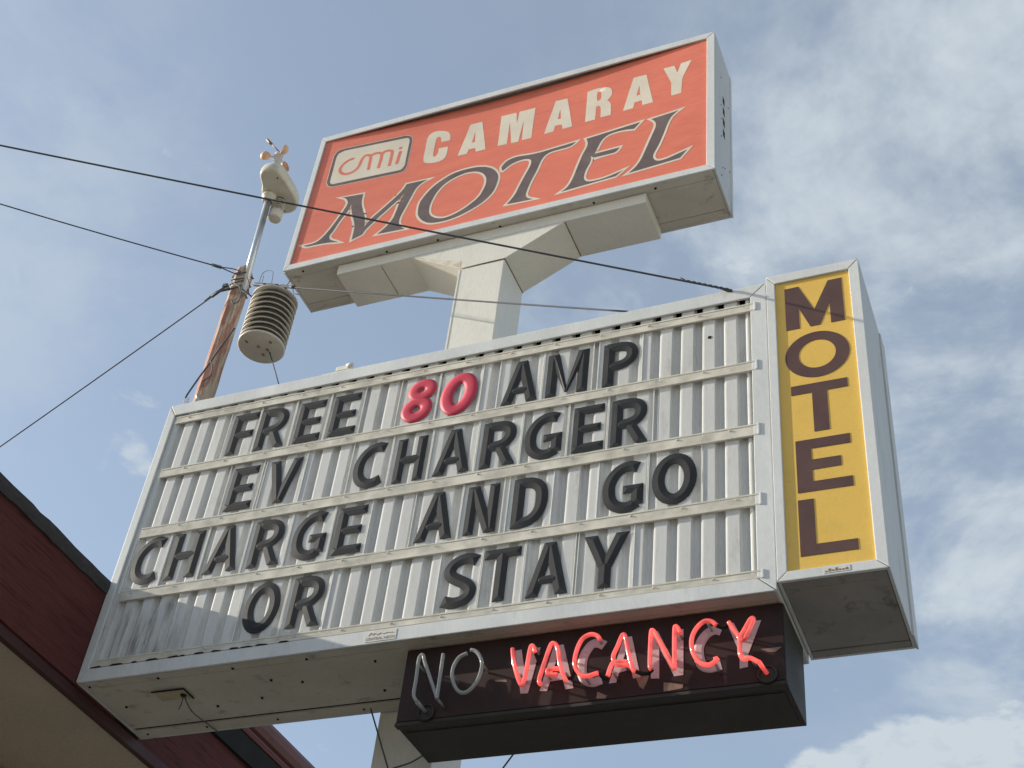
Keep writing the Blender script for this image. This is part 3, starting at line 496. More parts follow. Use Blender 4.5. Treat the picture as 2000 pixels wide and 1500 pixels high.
def frame(name, x0, x1, z0, z1, l, r, bt, tp, y0, y1, mat, parent, gap=0.0018, bev=0.003):
    w = MB()
    xi0, xi1, zi0, zi1 = x0 + l, x1 - r, z0 + bt, z1 - tp
    g2 = gap / 2
    w.prism([(x0 + gap, z0), (x1 - gap, z0), (xi1 - g2, zi0), (xi0 + g2, zi0)], y0, y1, bev)
    w.prism([(x0 + gap, z1), (xi0 + g2, zi1), (xi1 - g2, zi1), (x1 - gap, z1)], y0, y1, bev)
    w.prism([(x0, z0 + gap), (xi0, zi0 + g2), (xi0, zi1 - g2), (x0, z1 - gap)], y0 + 0.0006, y1, bev)
    w.prism([(x1, z0 + gap), (x1, z1 - gap), (xi1, zi1 - g2), (xi1, zi0 + g2)], y0 + 0.0006, y1, bev)
    return split_build(w, name, mat, parent)
frame('frame_member', 0.0, WX, 0.0, HZ, 0.041, 0.066, 0.060, 0.066, 0.0, FRY, M['white'], board, 0.0026)
cabinet(0.0, WX, FRY + 0.0015, DY, 0.0, HZ, board, M['whitecab'], None)
# underside sheets
w = MB(); w.box(0.014, WX - 0.004, FRY + 0.004, 0.056, 0.002, 0.010, 0.001); w.box(0.014, WX - 0.004, 0.060, 0.401, 0.0035, 0.011, 0.001)
split_build(w, 'bottom_panel', M['under'], board)
w = MB(); w.box(0.014, 0.371, 0.418, DY - 0.002, 0.001, 0.010, 0.001); w.box(0.3745, WX - 0.004, 0.418, DY - 0.002, 0.001, 0.010, 0.001)
split_build(w, 'rear_strip', M['under'], board)
w = MB()
for (px, py) in ((0.10, 0.224), (0.722, 0.279), (0.039, 0.045), (0.372, 0.045), (0.72, 0.045), (1.05, 0.047), (0.36, 0.445), (0.06, 0.45), (0.70, 0.45), (1.1, 0.45), (0.50, 0.30), (0.95, 0.20), (0.83, 0.16), (1.25, 0.33), (1.31, 0.12)):
    w.lathe((px, py, 0.0), [(0.0, -0.003), (0.005, -0.0025), (0.006, 0.003)], 8)
split_build(w, 'rivet', M['void'], board)
w = MB(); w.box(0.286, 0.433, 0.139, 0.211, -0.002, 0.002, 0.001)
pl = w.build('access_plate', M['brass'], board, label='small yellowed access plate on the underside')
w = MB(); w.tube([(0.283, 0.134, -0.003), (0.436, 0.137, -0.003), (0.437, 0.215, -0.003)], 0.0035, 6); w.lathe((0.407, 0.183, -0.004), [(0, -0.004), (0.012, -0.003), (0.014, 0.003)], 10)
w.build('cable_entry', M['void'], pl)
w = MB(); w.soft([(0.41, 0.185, -0.006), (0.405, 0.26, -0.03), (0.40, 0.36, -0.022), (0.385, 0.49, 0.0)], 0.0025); w.soft([(0.405, 0.186, -0.006), (0.395, 0.20, -0.03), (0.385, 0.205, -0.055)], 0.0022); w.build('loose_lead', M['wire'], pl)
# corrugated face
PER, R0 = 0.0897, 2.708 - 31 * 0.0897
prof = [(0.000, 0.0), (0.0008, 0.0095), (0.0024, 0.0145), (0.0052, 0.0178), (0.0092, 0.0190), (0.013, 0.0195), (0.0535, 0.0195), (0.0560, 0.0185), (0.0605, 0.0090), (0.0650, 0.0016), (0.069, 0.0002), (0.0765, 0.0), (0.0775, -0.0012), (0.0815, -0.0012), (0.0825, 0.0)]
YV, XI0, XI1, ZI0, ZI1 = 0.0315, 0.030, 2.835, 0.050, 1.400
pts = []
k = 0
while True:
    bx = R0 + k * PER
    if bx > XI1: break
    for (tx, h) in prof:
        if XI0 < bx + tx < XI1: pts.append((bx + tx, h))
    k += 1
pts = [(XI0, 0.0)] + pts + [(XI1, 0.0)]
w = MB()
zs = [ZI0] + [ZI0 + (ZI1 - ZI0) * q / 8 for q in range(1, 8)] + [1.408, 1.475]
cols = []
for (x, h) in pts:
    hh = max(0.0, h)
    row = []
    for i, z in enumerate(zs):
        f2 = 1.0
        row.append(w.bm.verts.new((x, YV - h * f2, z)))
    cols.append(row)
for a, b2 in zip(cols, cols[1:]):
    for i in range(len(zs) - 1):
        if i >= len(zs) - 2 and a[0].co.y > YV - 0.002 and b2[0].co.y > YV - 0.002: continue
        fc = w.bm.faces.new((a[i], b2[i], b2[i + 1], a[i + 1]))
w.build('corrugated_panel', M['panel'], board)
w = MB(); w.box(0.02, 2.86, 0.052, 0.056, 0.02, 1.48); w.build('backing', M['void'], board)
# rails
RAILS = [(1.4165, 1.3975, 0.041, 0.060), (1.0965, 1.0775, 0.047, 0.072), (0.763, 0.752, 0.052, 0.074), (0.431, 0.423, 0.050, 0.080), (0.0965, 0.0915, 0.033, 0.072)]
def railz(i, x):
    zl, zr, h, x0 = RAILS[i]
    return zl + (zr - zl) * (x - 0.08) / 2.72
for i, (zl, zr, h, x0) in enumerate(RAILS):
    w = MB()
    xa, xb = x0, 2.838
    za, zb = railz(i, xa), railz(i, xb)
    def bar(t0, t1, ya, yb, bev):
        w.prism([(xa, za + t0), (xb, zb + t0), (xb, zb + t1), (xa, za + t1)], ya, yb, bev)
    bar(-h, 0.0, 0.0015, 0.0105, 0.001)
    bar(-0.0060, 0.001, -0.0006, 0.0012, 0.0006)
    bar(-h - 0.001, -h + 0.006, -0.0006, 0.0012, 0.0006)
    ro = w.build('letter_rail', M['rail'], board)
    w = MB()
    x = 0.13 + 0.07 * (i % 3)
    while x < 2.8:
        zz = railz(i, x) - 0.014
        w.lathe((0, 0, 0), [], 8)
        w.tube([(x, 0.001, zz), (x, -0.0015, zz), (x, -0.003, zz)], 0.0052, 8, r1=0.0035)
        x += 0.205 + random.uniform(-0.01, 0.01)
    split_build(w, 'screw', M['rail'], ro)
    w = MB(); w.box(2.8385, 2.848, -0.004, 0.008, zb - h - 0.002, zb + 0.002, 0.002)
    w.build('rail_end', M['white'], ro)
# small maker's sticker on the lower frame
w = MB(); w.box(1.322, 1.452, -0.0016, -0.0005, 0.008, 0.052)
st = w.build('sticker', M['sticker'], board, label='small worn sticker reading Central Neon')
def text_mesh(txt, x, z, size, y, mat, name, parent, sx=1.0, bold=0.0):
    cu = bpy.data.curves.new('t', 'FONT'); cu.body = txt; cu.size = size; cu.offset = bold
    o = bpy.data.objects.new('t', cu); COL.objects.link(o); bpy.context.view_layer.update()
    me = o.to_mesh(); mb = MB()
    vs = [mb.bm.verts.new((x + v.co.x * sx, y, z + v.co.y)) for v in me.vertices]
    for pq in me.polygons:
        try: mb.bm.faces.new([vs[i] for i in pq.vertices])
        except ValueError: pass
    o.to_mesh_clear(); bpy.data.objects.remove(o); bpy.data.curves.remove(cu)
    return mb.build(name, mat, parent)
text_mesh('CENTRAL NEON', 1.326, 0.0137, 0.0165, -0.0022, M['ink'], 'lettering', st, 0.98, 0.0004)
w = MB()
w.tube([(1.335, -0.0020, 0.034), (1.345, -0.0020, 0.047), (1.353, -0.0020, 0.036), (1.362, -0.0020, 0.043), (1.374, -0.0020, 0.034), (1.386, -0.0020, 0.042), (1.398, -0.0020, 0.036), (1.415, -0.0020, 0.040), (1.44, -0.0020, 0.037)], 0.0011, 5)
w.build('script', M['ink'], st)
# grime streak at the foot of the board, left
w = MB()
xx = 0.05
while xx < 0.95:
    wd = random.uniform(0.02, 0.07)
    w.prism([(xx, 0.0605), (xx + wd, 0.0605), (xx + wd * 0.8, 0.0605 + random.uniform(0.002, 0.007)), (xx + wd * 0.2, 0.0605 + random.uniform(0.002, 0.007))], -0.0034, 0.004)
    xx += wd + random.uniform(0.0, 0.05)
split_build(w, 'grime', M['void'], board)
w = MB(); w.lathe((0, 0, 0), [], 8)
w.tube([(2.652, 0.0135, 1.262), (2.652, 0.0105, 1.262)], 0.0085, 12); w.build('hole', M['void'], board, label='small dark hole in the corrugated panel')

# ---- the letters: chiselled plastic strokes on clear panels
T2 = 0.21
def roof(mb, a0, a1, b1, b0, h, ybase, jit):
    """hipped ridge over the base quad a0 a1 b1 b0 (start left/right, end right/left), in (x, z)"""
    a0, a1, b0, b1 = map(Vector, (a0, a1, b0, b1))
    ca, cb = (a0 + a1) / 2, (b0 + b1) / 2
    d = (cb - ca); ln = d.length; d.normalize()
    wd = ((a1 - a0).length + (b1 - b0).length) / 4
    ins = min(wd * 0.95, ln * 0.45)
    ra, rb = ca + d * ins, cb - d * ins
    yb = ybase - jit * 0.00025
    hh = h * (1 + 0.03 * jit)
    V = lambda p, y: mb.bm.verts.new((p[0], y, p[1]))
    A0, A1, B0, B1 = V(a0, yb), V(a1, yb), V(b0, yb), V(b1, yb)
    e = 0.0010
    A0t, A1t, B0t, B1t = V(a0, yb - e), V(a1, yb - e), V(b0, yb - e), V(b1, yb - e)
    RA, RB = V(ra, yb - e - hh), V(rb, yb - e - hh)
    for q in ((A0, A1, A1t, A0t), (A1, B1, B1t, A1t), (B1, B0, B0t, B1t), (B0, A0, A0t, B0t), (A0t, A1t, RA), (B1t, B0t, RB), (A1t, B1t, RB, RA), (B0t, A0t, RA, RB)):
        mb.bm.faces.new(q)
def sweep(mb, path, t, h, ybase, jit, closed=False, flat=False):
    P = [Vector(p) for p in path]
    if not closed:
        while len(P) > 3 and (P[1] - P[0]).length < t * 0.5: P.pop(1)
        while len(P) > 3 and (P[-2] - P[-1]).length < t * 0.5: P.pop(-2)
    n = len(P)
    yb = ybase - jit * 0.00025; hh = h * (1 + 0.03 * jit); e = 0.0010
    L_, R_, Lt, Rt, C_ = [], [], [], [], []
    V = lambda p, y: mb.bm.verts.new((p[0], y, p[1]))
    C2 = []
    for i in range(n):
        if closed: d0, d1 = (P[i] - P[i - 1]).normalized(), (P[(i + 1) % n] - P[i]).normalized()
        else:
            d0 = (P[i] - P[i - 1]).normalized() if i else (P[1] - P[0]).normalized()
            d1 = (P[i + 1] - P[i]).normalized() if i < n - 1 else d0
        m = (d0 + d1).normalized(); nn = Vector((-m.y, m.x)); c = max(0.5, m.dot(d0)); o = nn * (t / 2 / c)
        L_.append(V(P[i] + o, yb)); R_.append(V(P[i] - o, yb)); Lt.append(V(P[i] + o, yb - e)); Rt.append(V(P[i] - o, yb - e))
        cp = P[i].copy()
        if not closed and i == 0: cp += d1 * t * 0.45
        if not closed and i == n - 1: cp -= d0 * t * 0.45
        if flat:
            C_.append(V(cp + o * 0.45, yb - e - hh)); C2.append(V(cp - o * 0.45, yb - e - hh))
        else: C_.append(V(cp, yb - e - hh)); C2.append(V(cp, yb - e - hh))
    for i in range(n if closed else n - 1):
        j = (i + 1) % n
        for q in ((L_[i], L_[j], Lt[j], Lt[i]), (R_[j], R_[i], Rt[i], Rt[j]), (Lt[i], Lt[j], C_[j], C_[i]), (Rt[j], Rt[i], C2[i], C2[j])):
            fc = mb.bm.faces.new(q); fc.smooth = flat
        if flat:
            fc = mb.bm.faces.new((C_[i], C_[j], C2[j], C2[i])); fc.smooth = True
    if not closed:
        for i in (0, n - 1):
            mb.bm.faces.new((L_[i], R_[i], Rt[i], Lt[i]))
            mb.bm.faces.new([Lt[i], Rt[i], C2[i]] + ([C_[i]] if flat else []))
def smooth(path, k=4, closed=False):
    P = [Vector(p) for p in path]; n = len(P); out = []
    for i in range(n if closed else n - 1):
        p0 = P[i - 1] if (closed or i) else P[0]; p1 = P[i]; p2 = P[(i + 1) % n]; p3 = P[(i + 2) % n] if (closed or i + 2 < n) else P[-1]
        for j in range(k):
            t = j / k
            out.append(0.5 * ((2 * p1) + (-p0 + p2) * t + (2 * p0 - 5 * p1 + 4 * p2 - p3) * t * t + (-p0 + 3 * p1 - 3 * p2 + p3) * t ** 3))
    if not closed: out.append(P[-1])
    return out
def ell(cx, cz, rx, rz, n=28, sl=0.0): return [(cx + rx * math.cos(2 * math.pi * k / n) + sl * rz * math.sin(2 * math.pi * k / n), cz + rz * math.sin(2 * math.pi * k / n)) for k in range(n)]
CP = [(0.585, 0.865), (0.45, 0.91), (0.32, 0.885), (0.20, 0.785), (0.12, 0.63), (0.10, 0.46), (0.125, 0.29), (0.20, 0.165), (0.32, 0.098), (0.46, 0.10), (0.585, 0.155)]
BOWL = [(0.06, 0.905), (0.30, 0.905), (0.43, 0.865), (0.505, 0.77), (0.505, 0.63), (0.43, 0.52), (0.30, 0.465), (0.06, 0.45)]
G = {   # q: straight stroke (start left, start right, end right, end left); s: swept stroke
 'A': (0.69, [('q', (.245, 1), (.445, 1), (.205, 0), (0, 0)), ('q', (.245, 1), (.445, 1), (.69, 0), (.485, 0)), ('q', (.16, .225), (.16, .37), (.52, .37), (.52, .225))]),
 'C': (0.62, [('s', CP, False)]),
 'D': (0.60, [('q', (0, 1), (.2, 1), (.2, 0), (0, 0)), ('s', [(.05, .905), (.24, .905), (.38, .85), (.475, .72), (.50, .5), (.465, .30), (.37, .16), (.24, .097), (.05, .097)], False)]),
 'E': (0.56, [('q', (0, 1), (.2, 1), (.2, 0), (0, 0)), ('q', (0, .82), (0, 1), (.55, 1), (.55, .82)), ('q', (.06, .42), (.06, .585), (.50, .585), (.50, .42)), ('q', (0, 0), (0, .18), (.56, .18), (.56, 0))]),
 'F': (0.54, [('q', (0, 1), (.2, 1), (.2, 0), (0, 0)), ('q', (0, .82), (0, 1), (.54, 1), (.54, .82)), ('q', (.06, .40), (.06, .565), (.49, .565), (.49, .40))]),
 'G': (0.68, [('s', CP[:-2] + [(0.46, 0.098), (0.58, 0.16)], False), ('q', (.48, .50), (.68, .50), (.68, .12), (.48, .12)), ('q', (.34, .36), (.34, .52), (.68, .52), (.68, .36))]),
 'H': (0.62, [('q', (0, 1), (.2, 1), (.2, 0), (0, 0)), ('q', (.42, 1), (.62, 1), (.62, 0), (.42, 0)), ('q', (.06, .42), (.06, .585), (.56, .585), (.56, .42))]),
 'M': (0.78, [('q', (0, 1), (.2, 1), (.2, 0), (0, 0)), ('q', (.58, 1), (.78, 1), (.78, 0), (.58, 0)), ('q', (.01, 1), (.21, 1), (.42, .06), (.36, .06)), ('q', (.57, 1), (.77, 1), (.42, .06), (.36, .06))]),
 'N': (0.60, [('q', (0, 1), (.19, 1), (.19, 0), (0, 0)), ('q', (.41, 1), (.60, 1), (.60, 0), (.41, 0)), ('q', (.005, 1), (.215, 1), (.595, 0), (.385, 0))]),
 'O': (0.70, [('s', ell(.35, .5, .252, .402), True)]),
 'P': (0.62, [('q', (0, 1), (.2, 1), (.2, 0), (0, 0)), ('s', BOWL, False)]),
 'R': (0.65, [('q', (0, 1), (.2, 1), (.2, 0), (0, 0)), ('s', BOWL, False), ('q', (.22, .46), (.42, .46), (.65, 0), (.43, 0))]),
 'S': (0.60, [('s', [(.56, .85), (.43, .91), (.29, .905), (.16, .83), (.105, .71), (.145, .60), (.27, .51), (.41, .42), (.49, .31), (.465, .18), (.35, .105), (.21, .09), (.045, .14)], False)]),
 'T': (0.62, [('q', (0, .82), (0, 1), (.62, 1), (.62, .82)), ('q', (.21, .98), (.41, .98), (.41, 0), (.21, 0))]),
 'V': (0.70, [('q', (0, 1), (.21, 1), (.445, 0), (.25, 0)), ('q', (.49, 1), (.70, 1), (.445, 0), (.25, 0))]),
 'Y': (0.74, [('q', (0, 1), (.22, 1), (.47, .36), (.27, .36)), ('q', (.52, 1), (.74, 1), (.47, .36), (.27, .36)), ('q', (.27, .50), (.47, .50), (.47, 0), (.27, 0))]),
 '8': (0.62, [('s', ell(.355, .745, .165, .155, 24, .06), True), ('s', ell(.305, .29, .190, .185, 26, .06), True)]),
 '0': (0.70, [('s', ell(.35, .5, .228, .375, 28, .08), True)]),
}
H0 = 0.2385
ROWS = [('top', [('FREE', [('F', .397, .532), ('R', .545, .704), ('E', .748, .884), ('E', .924, 1.060)]), ('80', [('8', 1.278, 1.430), ('0', 1.461, 1.632)]), ('AMP', [('A', 1.751, 1.915), ('M', 1.951, 2.136), ('P', 2.200, 2.351)])], 1.1135, 1.0915),
        ('second', [('EV', [('E', .480, .615), ('V', .668, .834)]), ('CHARGER', [('C', 1.101, 1.247), ('H', 1.297, 1.435), ('A', 1.482, 1.647), ('R', 1.693, 1.850), ('G', 1.884, 2.046), ('E', 2.090, 2.223), ('R', 2.252, 2.407)])], 0.784, 0.768),
        ('third', [('CHARGE', [('C', .080, .229), ('H', .270, .424), ('A', .463, .630), ('R', .679, .834), ('G', .879, 1.038), ('E', 1.080, 1.213)]), ('AND', [('A', 1.450, 1.616), ('N', 1.663, 1.800), ('D', 1.862, 2.010)]), ('GO', [('G', 2.235, 2.397), ('O', 2.430, 2.604)])], 0.458, 0.441),
        ('bottom', [('OR', [('O', .728, .892), ('R', .940, 1.095)]), ('STAY', [('S', 1.608, 1.755), ('T', 1.774, 1.924), ('A', 1.957, 2.123), ('Y', 2.174, 2.352)])], 0.1285, 0.111)]
ORD = ['first', 'second', 'third', 'fourth', 'fifth', 'sixth', 'seventh']
for ri, (rowname, words, zl, zr) in enumerate(ROWS):
    allx = [(a, b2) for _, ls in words for (_, a, b2) in ls]
    li = 0
    for word, ls in words:
        for wi, (ch, xa, xb) in enumerate(ls):
            zb = zl + (zr - zl) * ((xa + xb) / 2 - 0.4) / 2.0
            jz = random.uniform(-0.002, 0.002); tilt = random.uniform(-0.006, 0.006)
            last = wi == len(ls) - 1
            what = 'digit' if ch.isdigit() else 'letter'
            colr = 'red' if ch.isdigit() else 'black'
            lab = '%s %s %s on a clear panel, %s %s of %s in the %s row' % (colr, what, ch, 'last' if last and len(ls) > 2 else ORD[wi], what, word, rowname)
            cx0 = (xa + xb) / 2
            root = empty('sign_letter', (cx0, 0.004, zb), lab, 'letter', 'changeable letters on the reader board')
            # clear panel, cut to the letter, slid between two rails
            l_, r_ = xa - 0.022, xb + 0.020
            prev = allx[li - 1][1] if li else -9
            nxt = allx[li + 1][0] if li + 1 < len(allx) else 9
            if nxt - xb < 0.05: r_ = (xb + nxt) / 2 - 0.0012
            if xa - prev < 0.05: l_ = (xa + prev) / 2 + 0.0012
            l_ = max(l_, 0.046)
            zlo = railz(ri + 1, cx0) - 0.004; zhi = railz(ri, cx0) - RAILS[ri][2] + 0.004
            yf, yb2 = 0.0098, 0.0115
            w = MB()
            w.f([(l_, yf, zlo), (r_, yf, zlo), (r_, yf, zhi), (l_, yf, zhi)])
            pn = w.build('clear_panel', M['clear'], root)
            w = MB(); w.box(l_, l_ + 0.0026, 0.0075, yb2, zlo, zhi); w.box(r_ - 0.0026, r_, 0.0075, yb2, zlo, zhi)
            split_build(w, 'panel_edge', M['edge'], pn)
            nw, strokes = G[ch]
            sx = (xb - xa) / nw
            def tr(p, xa=xa, zb=zb, sx=sx, tilt=tilt, cx0=cx0):
                x = xa + p[0] * sx; z = zb + p[1] * H0
                return (x - (z - zb - H0 / 2) * tilt, z + (x - cx0) * tilt + jz)
            w = MB()
            for si, s in enumerate(strokes):
                if s[0] == 'q':
                    roof(w, *[tr(p) for p in s[1:5]], 0.0040, 0.0094, si)
                elif ch.isdigit():
                    sweep(w, [tr(p) for p in s[1]], 0.25 * H0 if ch == '0' else 0.235 * H0, 0.0044, 0.0094, si, True, True)
                else:
                    cpath = smooth(s[1], 4, s[2]) if not s[2] else [Vector(p) for p in s[1]]
                    sweep(w, [tr(p) for p in cpath], T2 * H0 * 1.0, 0.0042, 0.0094, si, s[2])
            w.build('letter_shape', M['red'] if ch.isdigit() else M['black'], root)
            li += 1

# ================================================================== vertical yellow sign
YX0, YX1, YZ0, YZ1, YD = WX + 0.0025, 3.268, 0.028, 1.5236, 0.512
vs_ = empty('vertical_sign', (3.08, 0.25, YZ0), 'tall narrow yellow sign with brown letters stacked to spell MOTEL', 'sign')
frame('frame_member', YX0, YX1, YZ0, YZ1, 0.036, 0.042, 0.038, 0.047, -0.006, 0.008, M['white'], vs_)
cabinet(YX0, YX1, 0.0095, YD, YZ0, YZ1, vs_, M['whitecab'], None)
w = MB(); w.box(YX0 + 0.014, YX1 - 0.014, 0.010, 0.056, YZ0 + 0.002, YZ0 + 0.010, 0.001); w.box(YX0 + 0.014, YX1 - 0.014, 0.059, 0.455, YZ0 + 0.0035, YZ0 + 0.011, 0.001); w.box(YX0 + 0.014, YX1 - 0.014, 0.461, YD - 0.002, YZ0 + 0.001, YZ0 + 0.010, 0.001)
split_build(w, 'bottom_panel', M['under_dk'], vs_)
w = MB(); w.box(YX1 - 0.0005, YX1 + 0.007, YD - 0.09, YD + 0.004, YZ0 - 0.002, YZ1 - 0.02, 0.002); w.build('rear_flange', M['whitecab'], vs_)
w = MB(); w.box(YX0 + 0.02, YX1 - 0.02, 0.0045, 0.009, YZ0 + 0.02, YZ1 - 0.02)
fp = w.build('face', M['yellow'], vs_)
YL = [('M', [[(2.965, 1.440), (3.021, 1.441), (3.079, 1.296), (3.140, 1.443), (3.194, 1.444), (3.194, 1.206), (3.141, 1.206), (3.141, 1.318), (3.098, 1.206), (3.060, 1.206), (3.018, 1.318), (3.018, 1.206), (2.965, 1.206)]]),
      ('O', [ell(3.0785, 1.0535, 0.1235, 0.1185, 48), ell(3.0785, 1.0555, 0.0715, 0.0725, 40)]),
      ('T', [[(2.971, 0.907), (3.183, 0.906), (3.183, 0.861), (3.105, 0.861), (3.105, 0.669), (3.049, 0.669), (3.049, 0.861), (2.971, 0.861)]]),
      ('E', [[(2.977, 0.636), (3.175, 0.635), (3.175, 0.590), (3.033, 0.591), (3.033, 0.540), (3.137, 0.539), (3.137, 0.494), (3.033, 0.493), (3.033, 0.441), (3.173, 0.440), (3.173, 0.395), (2.977, 0.397)]]),
      ('L', [[(2.975, 0.365), (3.031, 0.364), (3.031, 0.169), (3.172, 0.168), (3.172, 0.123), (2.975, 0.124)]])]
for ch, lp in YL:
    thicken_y(fill2d(lp, 0.0042, 0), 0.0012).build('letter', M['brown'], vs_, label='brown letter %s' % ch)
w = MB(); w.box(3.052, 3.14, -0.0075, -0.0065, YZ0 + 0.009, YZ0 + 0.031)
sk = w.build('sticker', M['sticker'], vs_, label='tiny worn sticker on the lower frame')
w = MB()
for q in range(7): w.box(3.056 + q * 0.0115, 3.056 + q * 0.0115 + 0.008, -0.0082, -0.0078, YZ0 + 0.013, YZ0 + 0.016 + 0.010 * random.random())
w.build('print', M['fleck'], sk)

# ================================================================== vacancy sign
VX0, VX1, VZ0, VZ1, VY0, VY1 = 1.468, 2.893, -0.310, -0.002, 0.075, 0.372
vac = empty('vacancy_sign', (2.18, 0.22, VZ1), 'dark brown box sign with red neon VACANCY hanging under the letter board', 'sign')
w = MB(); w.box(VX0, VX1, VY0 + 0.004, VY1, VZ0, VZ1, 0.003); w.box(VX0 - 0.003, VX1 + 0.003, VY0 + 0.002, VY0 + 0.03, VZ0 - 0.004, VZ0 + 0.010, 0.002)
w.box(VX0 + 0.02, VX1 - 0.02, VY0 + 0.06, VY1 - 0.04, VZ0 - 0.003, VZ0 + 0.004)
w.build('cabinet', M['black_metal'], vac)
w = MB(); w.box(VX0 + 0.004, VX1 - 0.004, VY0, VY0 + 0.0035, VZ0 + 0.012, VZ1 - 0.001); w.build('face', M['maroon'], vac)
for ch, lp in DATA['paint']:
    thicken_y(fill2d(lp, VY0 - 0.0004), 0.0008).build('painted_letter', M['letterpaint'], vac, label='faded pink painted letter %s' % ch)
for pth in DATA['paintC']:
    w = MB(); sweep(w, smooth(pth, 4), 0.036, 0.0001, VY0 - 0.0002, 0, False, True)
    w.build('painted_letter', M['letterpaint'], vac, label='faded pink painted letter C')
for lp in DATA['fleck']:  # light reflected onto the face, put in as flat tan patches
    thicken_y(fill2d([lp], VY0 - 0.0004), 0.0006).build('tan_reflection', M['fleck'], vac, label='tan patch of painted reflected light')
def sm3(pth, y, k=5): return [(p.x, y, p.y) for p in smooth(pth, k)]
TY, TR = 0.012, 0.0082
for ch, pth in DATA['tubeNO']:
    w = MB(); q = sm3(pth, TY); w.tube(q, TR * 0.9, 10)
    t_ = w.build('neon_tube', M['dead'], vac, label='unlit clear glass tube letter %s' % ch)
    w = MB()
    for i in (len(q) // 4, 3 * len(q) // 4): w.tube([(q[i][0], TY + 0.004, q[i][2]), (q[i][0], VY0, q[i][2])], 0.005, 8)
    split_build(w, 'tube_support', M['dead'], t_)
for ch, pths in DATA['tubeV']:
    w = MB()
    for pth in pths: w.tube(sm3(pth, TY), TR, 12)
    t_ = w.build('neon_tube', M['neon'], vac, label='lit red neon tube letter %s' % ch)
    w = MB(); q = sm3(pths[0], TY)
    for i in (len(q) // 5, 4 * len(q) // 5): w.tube([(q[i][0] + 0.01, TY + 0.012, q[i][2]), (q[i][0] + 0.01, VY0, q[i][2])], 0.005, 8)
    split_build(w, 'tube_support', M['dead'], t_)
w = MB()
for pth in DATA['block']:
    a, b2 = pth
    w.tube([(a[0], TY + 0.002, a[1]), (a[0] * .7 + b2[0] * .3, TY + 0.022, a[1] * .7 + b2[1] * .3), (a[0] * .3 + b2[0] * .7, TY + 0.022, a[1] * .3 + b2[1] * .7), (b2[0], TY + 0.002, b2[1])], TR * 0.85, 10)
split_build(w, 'blocked_out_glass', M['void'], vac)
for (a, ty) in ((DATA['tubeNO'][0][1][0], 'dead'), (DATA['tubeV'][6][1][0][-1], 'neon')):
    c = (a[0] + 0.012, a[1] - 0.012)
    w = MB()
    w.tube([(c[0] + 0.030 * math.cos(u), VY0 - 0.006, c[1] + 0.030 * math.sin(u)) for u in [2 * math.pi * k / 20 for k in range(20)]], 0.005, 6, closed=True)
    w.tube([(c[0], VY0 - 0.001, c[1]), (c[0], VY0 - 0.004, c[1])], 0.027, 20)
    e = w.build('electrode_housing', M['black_metal'], vac)
    w = MB(); w.tube([(a[0], TY, a[1]), (a[0] + 0.004, TY + 0.02, a[1] - 0.004), (c[0], VY0 - 0.012, c[1])], TR, 10)
    w.build('tube_end', M[ty], e)

# ================================================================== pole with its top beam
BY0, BY1 = 0.495, 0.7595
pole = empty('sign_pole', (1.285, 0.627, -ZO), 'square cream steel pole with a flared beam under the orange sign', 'pole')
PX0, PX1 = 1.1567, 1.4126
w = MB(); w.box(PX0, PX1, BY0 + 0.003, BY1 - 0.003, -ZO, 2.618, 0.006)
w.box(PX0 - 0.006, PX0 + 0.004, BY0 + 0.001, BY0 + 0.012, -ZO, 2.6114, 0.001)
w.build('shaft', M['cream'], pole)
w = MB()
w.prism([(0.3773, 2.8082), (2.1778, 2.8082), (2.1778, 2.8815), (0.3773, 2.8815)], BY0, BY1, 0.003)
w.build('beam', M['cream'], pole)
w = MB()
w.prism([(0.8331, 2.8066), (PX0, 2.6224), (PX1, 2.6224), (1.7329, 2.8066)], BY0 + 0.0006, BY1 - 0.0006, 0.002)
w.build('haunch', M['cream'], pole)
w = MB(); w.tube([(PX0, BY0 + 0.0005, 2.6207), (PX1, BY0 + 0.0005, 2.6207)], 0.0022, 6); w.tube([(PX1 + 0.0005, BY0, 2.6207), (PX1 + 0.0005, BY1, 2.6207)], 0.0025, 6)
w.tube([(0.6506, BY0 + 0.02, 2.8077), (0.6506, BY1 - 0.02, 2.8077)], 0.002, 6); w.tube([(1.7329, BY0 + 0.01, 2.8063), (1.7329, BY1 - 0.01, 2.8063)], 0.003, 6)
split_build(w, 'weld_seam', M['fleck'], pole)

w = MB()
a, b2 = Vector((0.845, 2.802)), Vector((PX0, 2.626))
top = [a.lerp(b2, k / 14) + Vector((0, random.uniform(0.004, 0.010) + 0.045 * (k / 14) ** 1.5)) for k in range(15)]
w.prism([tuple(a), tuple(b2)] + [tuple(p) for p in top[::-1]], BY0 - 0.0002, BY0 + 0.002)
w.build('rust_stain', M['tan'], pole, label='tan peeling stain on the haunch edge')

# ================================================================== upper orange sign
UX0, UX1, UZ0, UZ1 = 0.0438, 2.5572, 2.8826, 4.0936
UY0, UY1 = 0.4425, 0.7891
up = empty('motel_sign', (1.30, 0.615, UZ0), 'orange motel name sign in a white frame at the top of the pole', 'sign')
frame('frame_member', UX0, UX1, UZ0, UZ1, 0.033, 0.046, 0.044, 0.046, UY0, UY0 + 0.011, M['white'], up)
cabinet(UX0, UX1, UY0 + 0.0137, UY1, UZ0, UZ1, up, M['whitecab'], None)
w = MB(); w.box(UX0 + 0.014, UX1 - 0.014, UY0 + 0.013, UY0 + 0.064, UZ0 + 0.003, UZ0 + 0.010, 0.001); w.box(UX0 + 0.014, UX1 - 0.014, UY0 + 0.066, UY1 - 0.066, UZ0 + 0.004, UZ0 + 0.011, 0.001); w.box(UX0 + 0.014, UX1 - 0.014, UY1 - 0.063, UY1 - 0.012, UZ0 + 0.003, UZ0 + 0.010, 0.001)
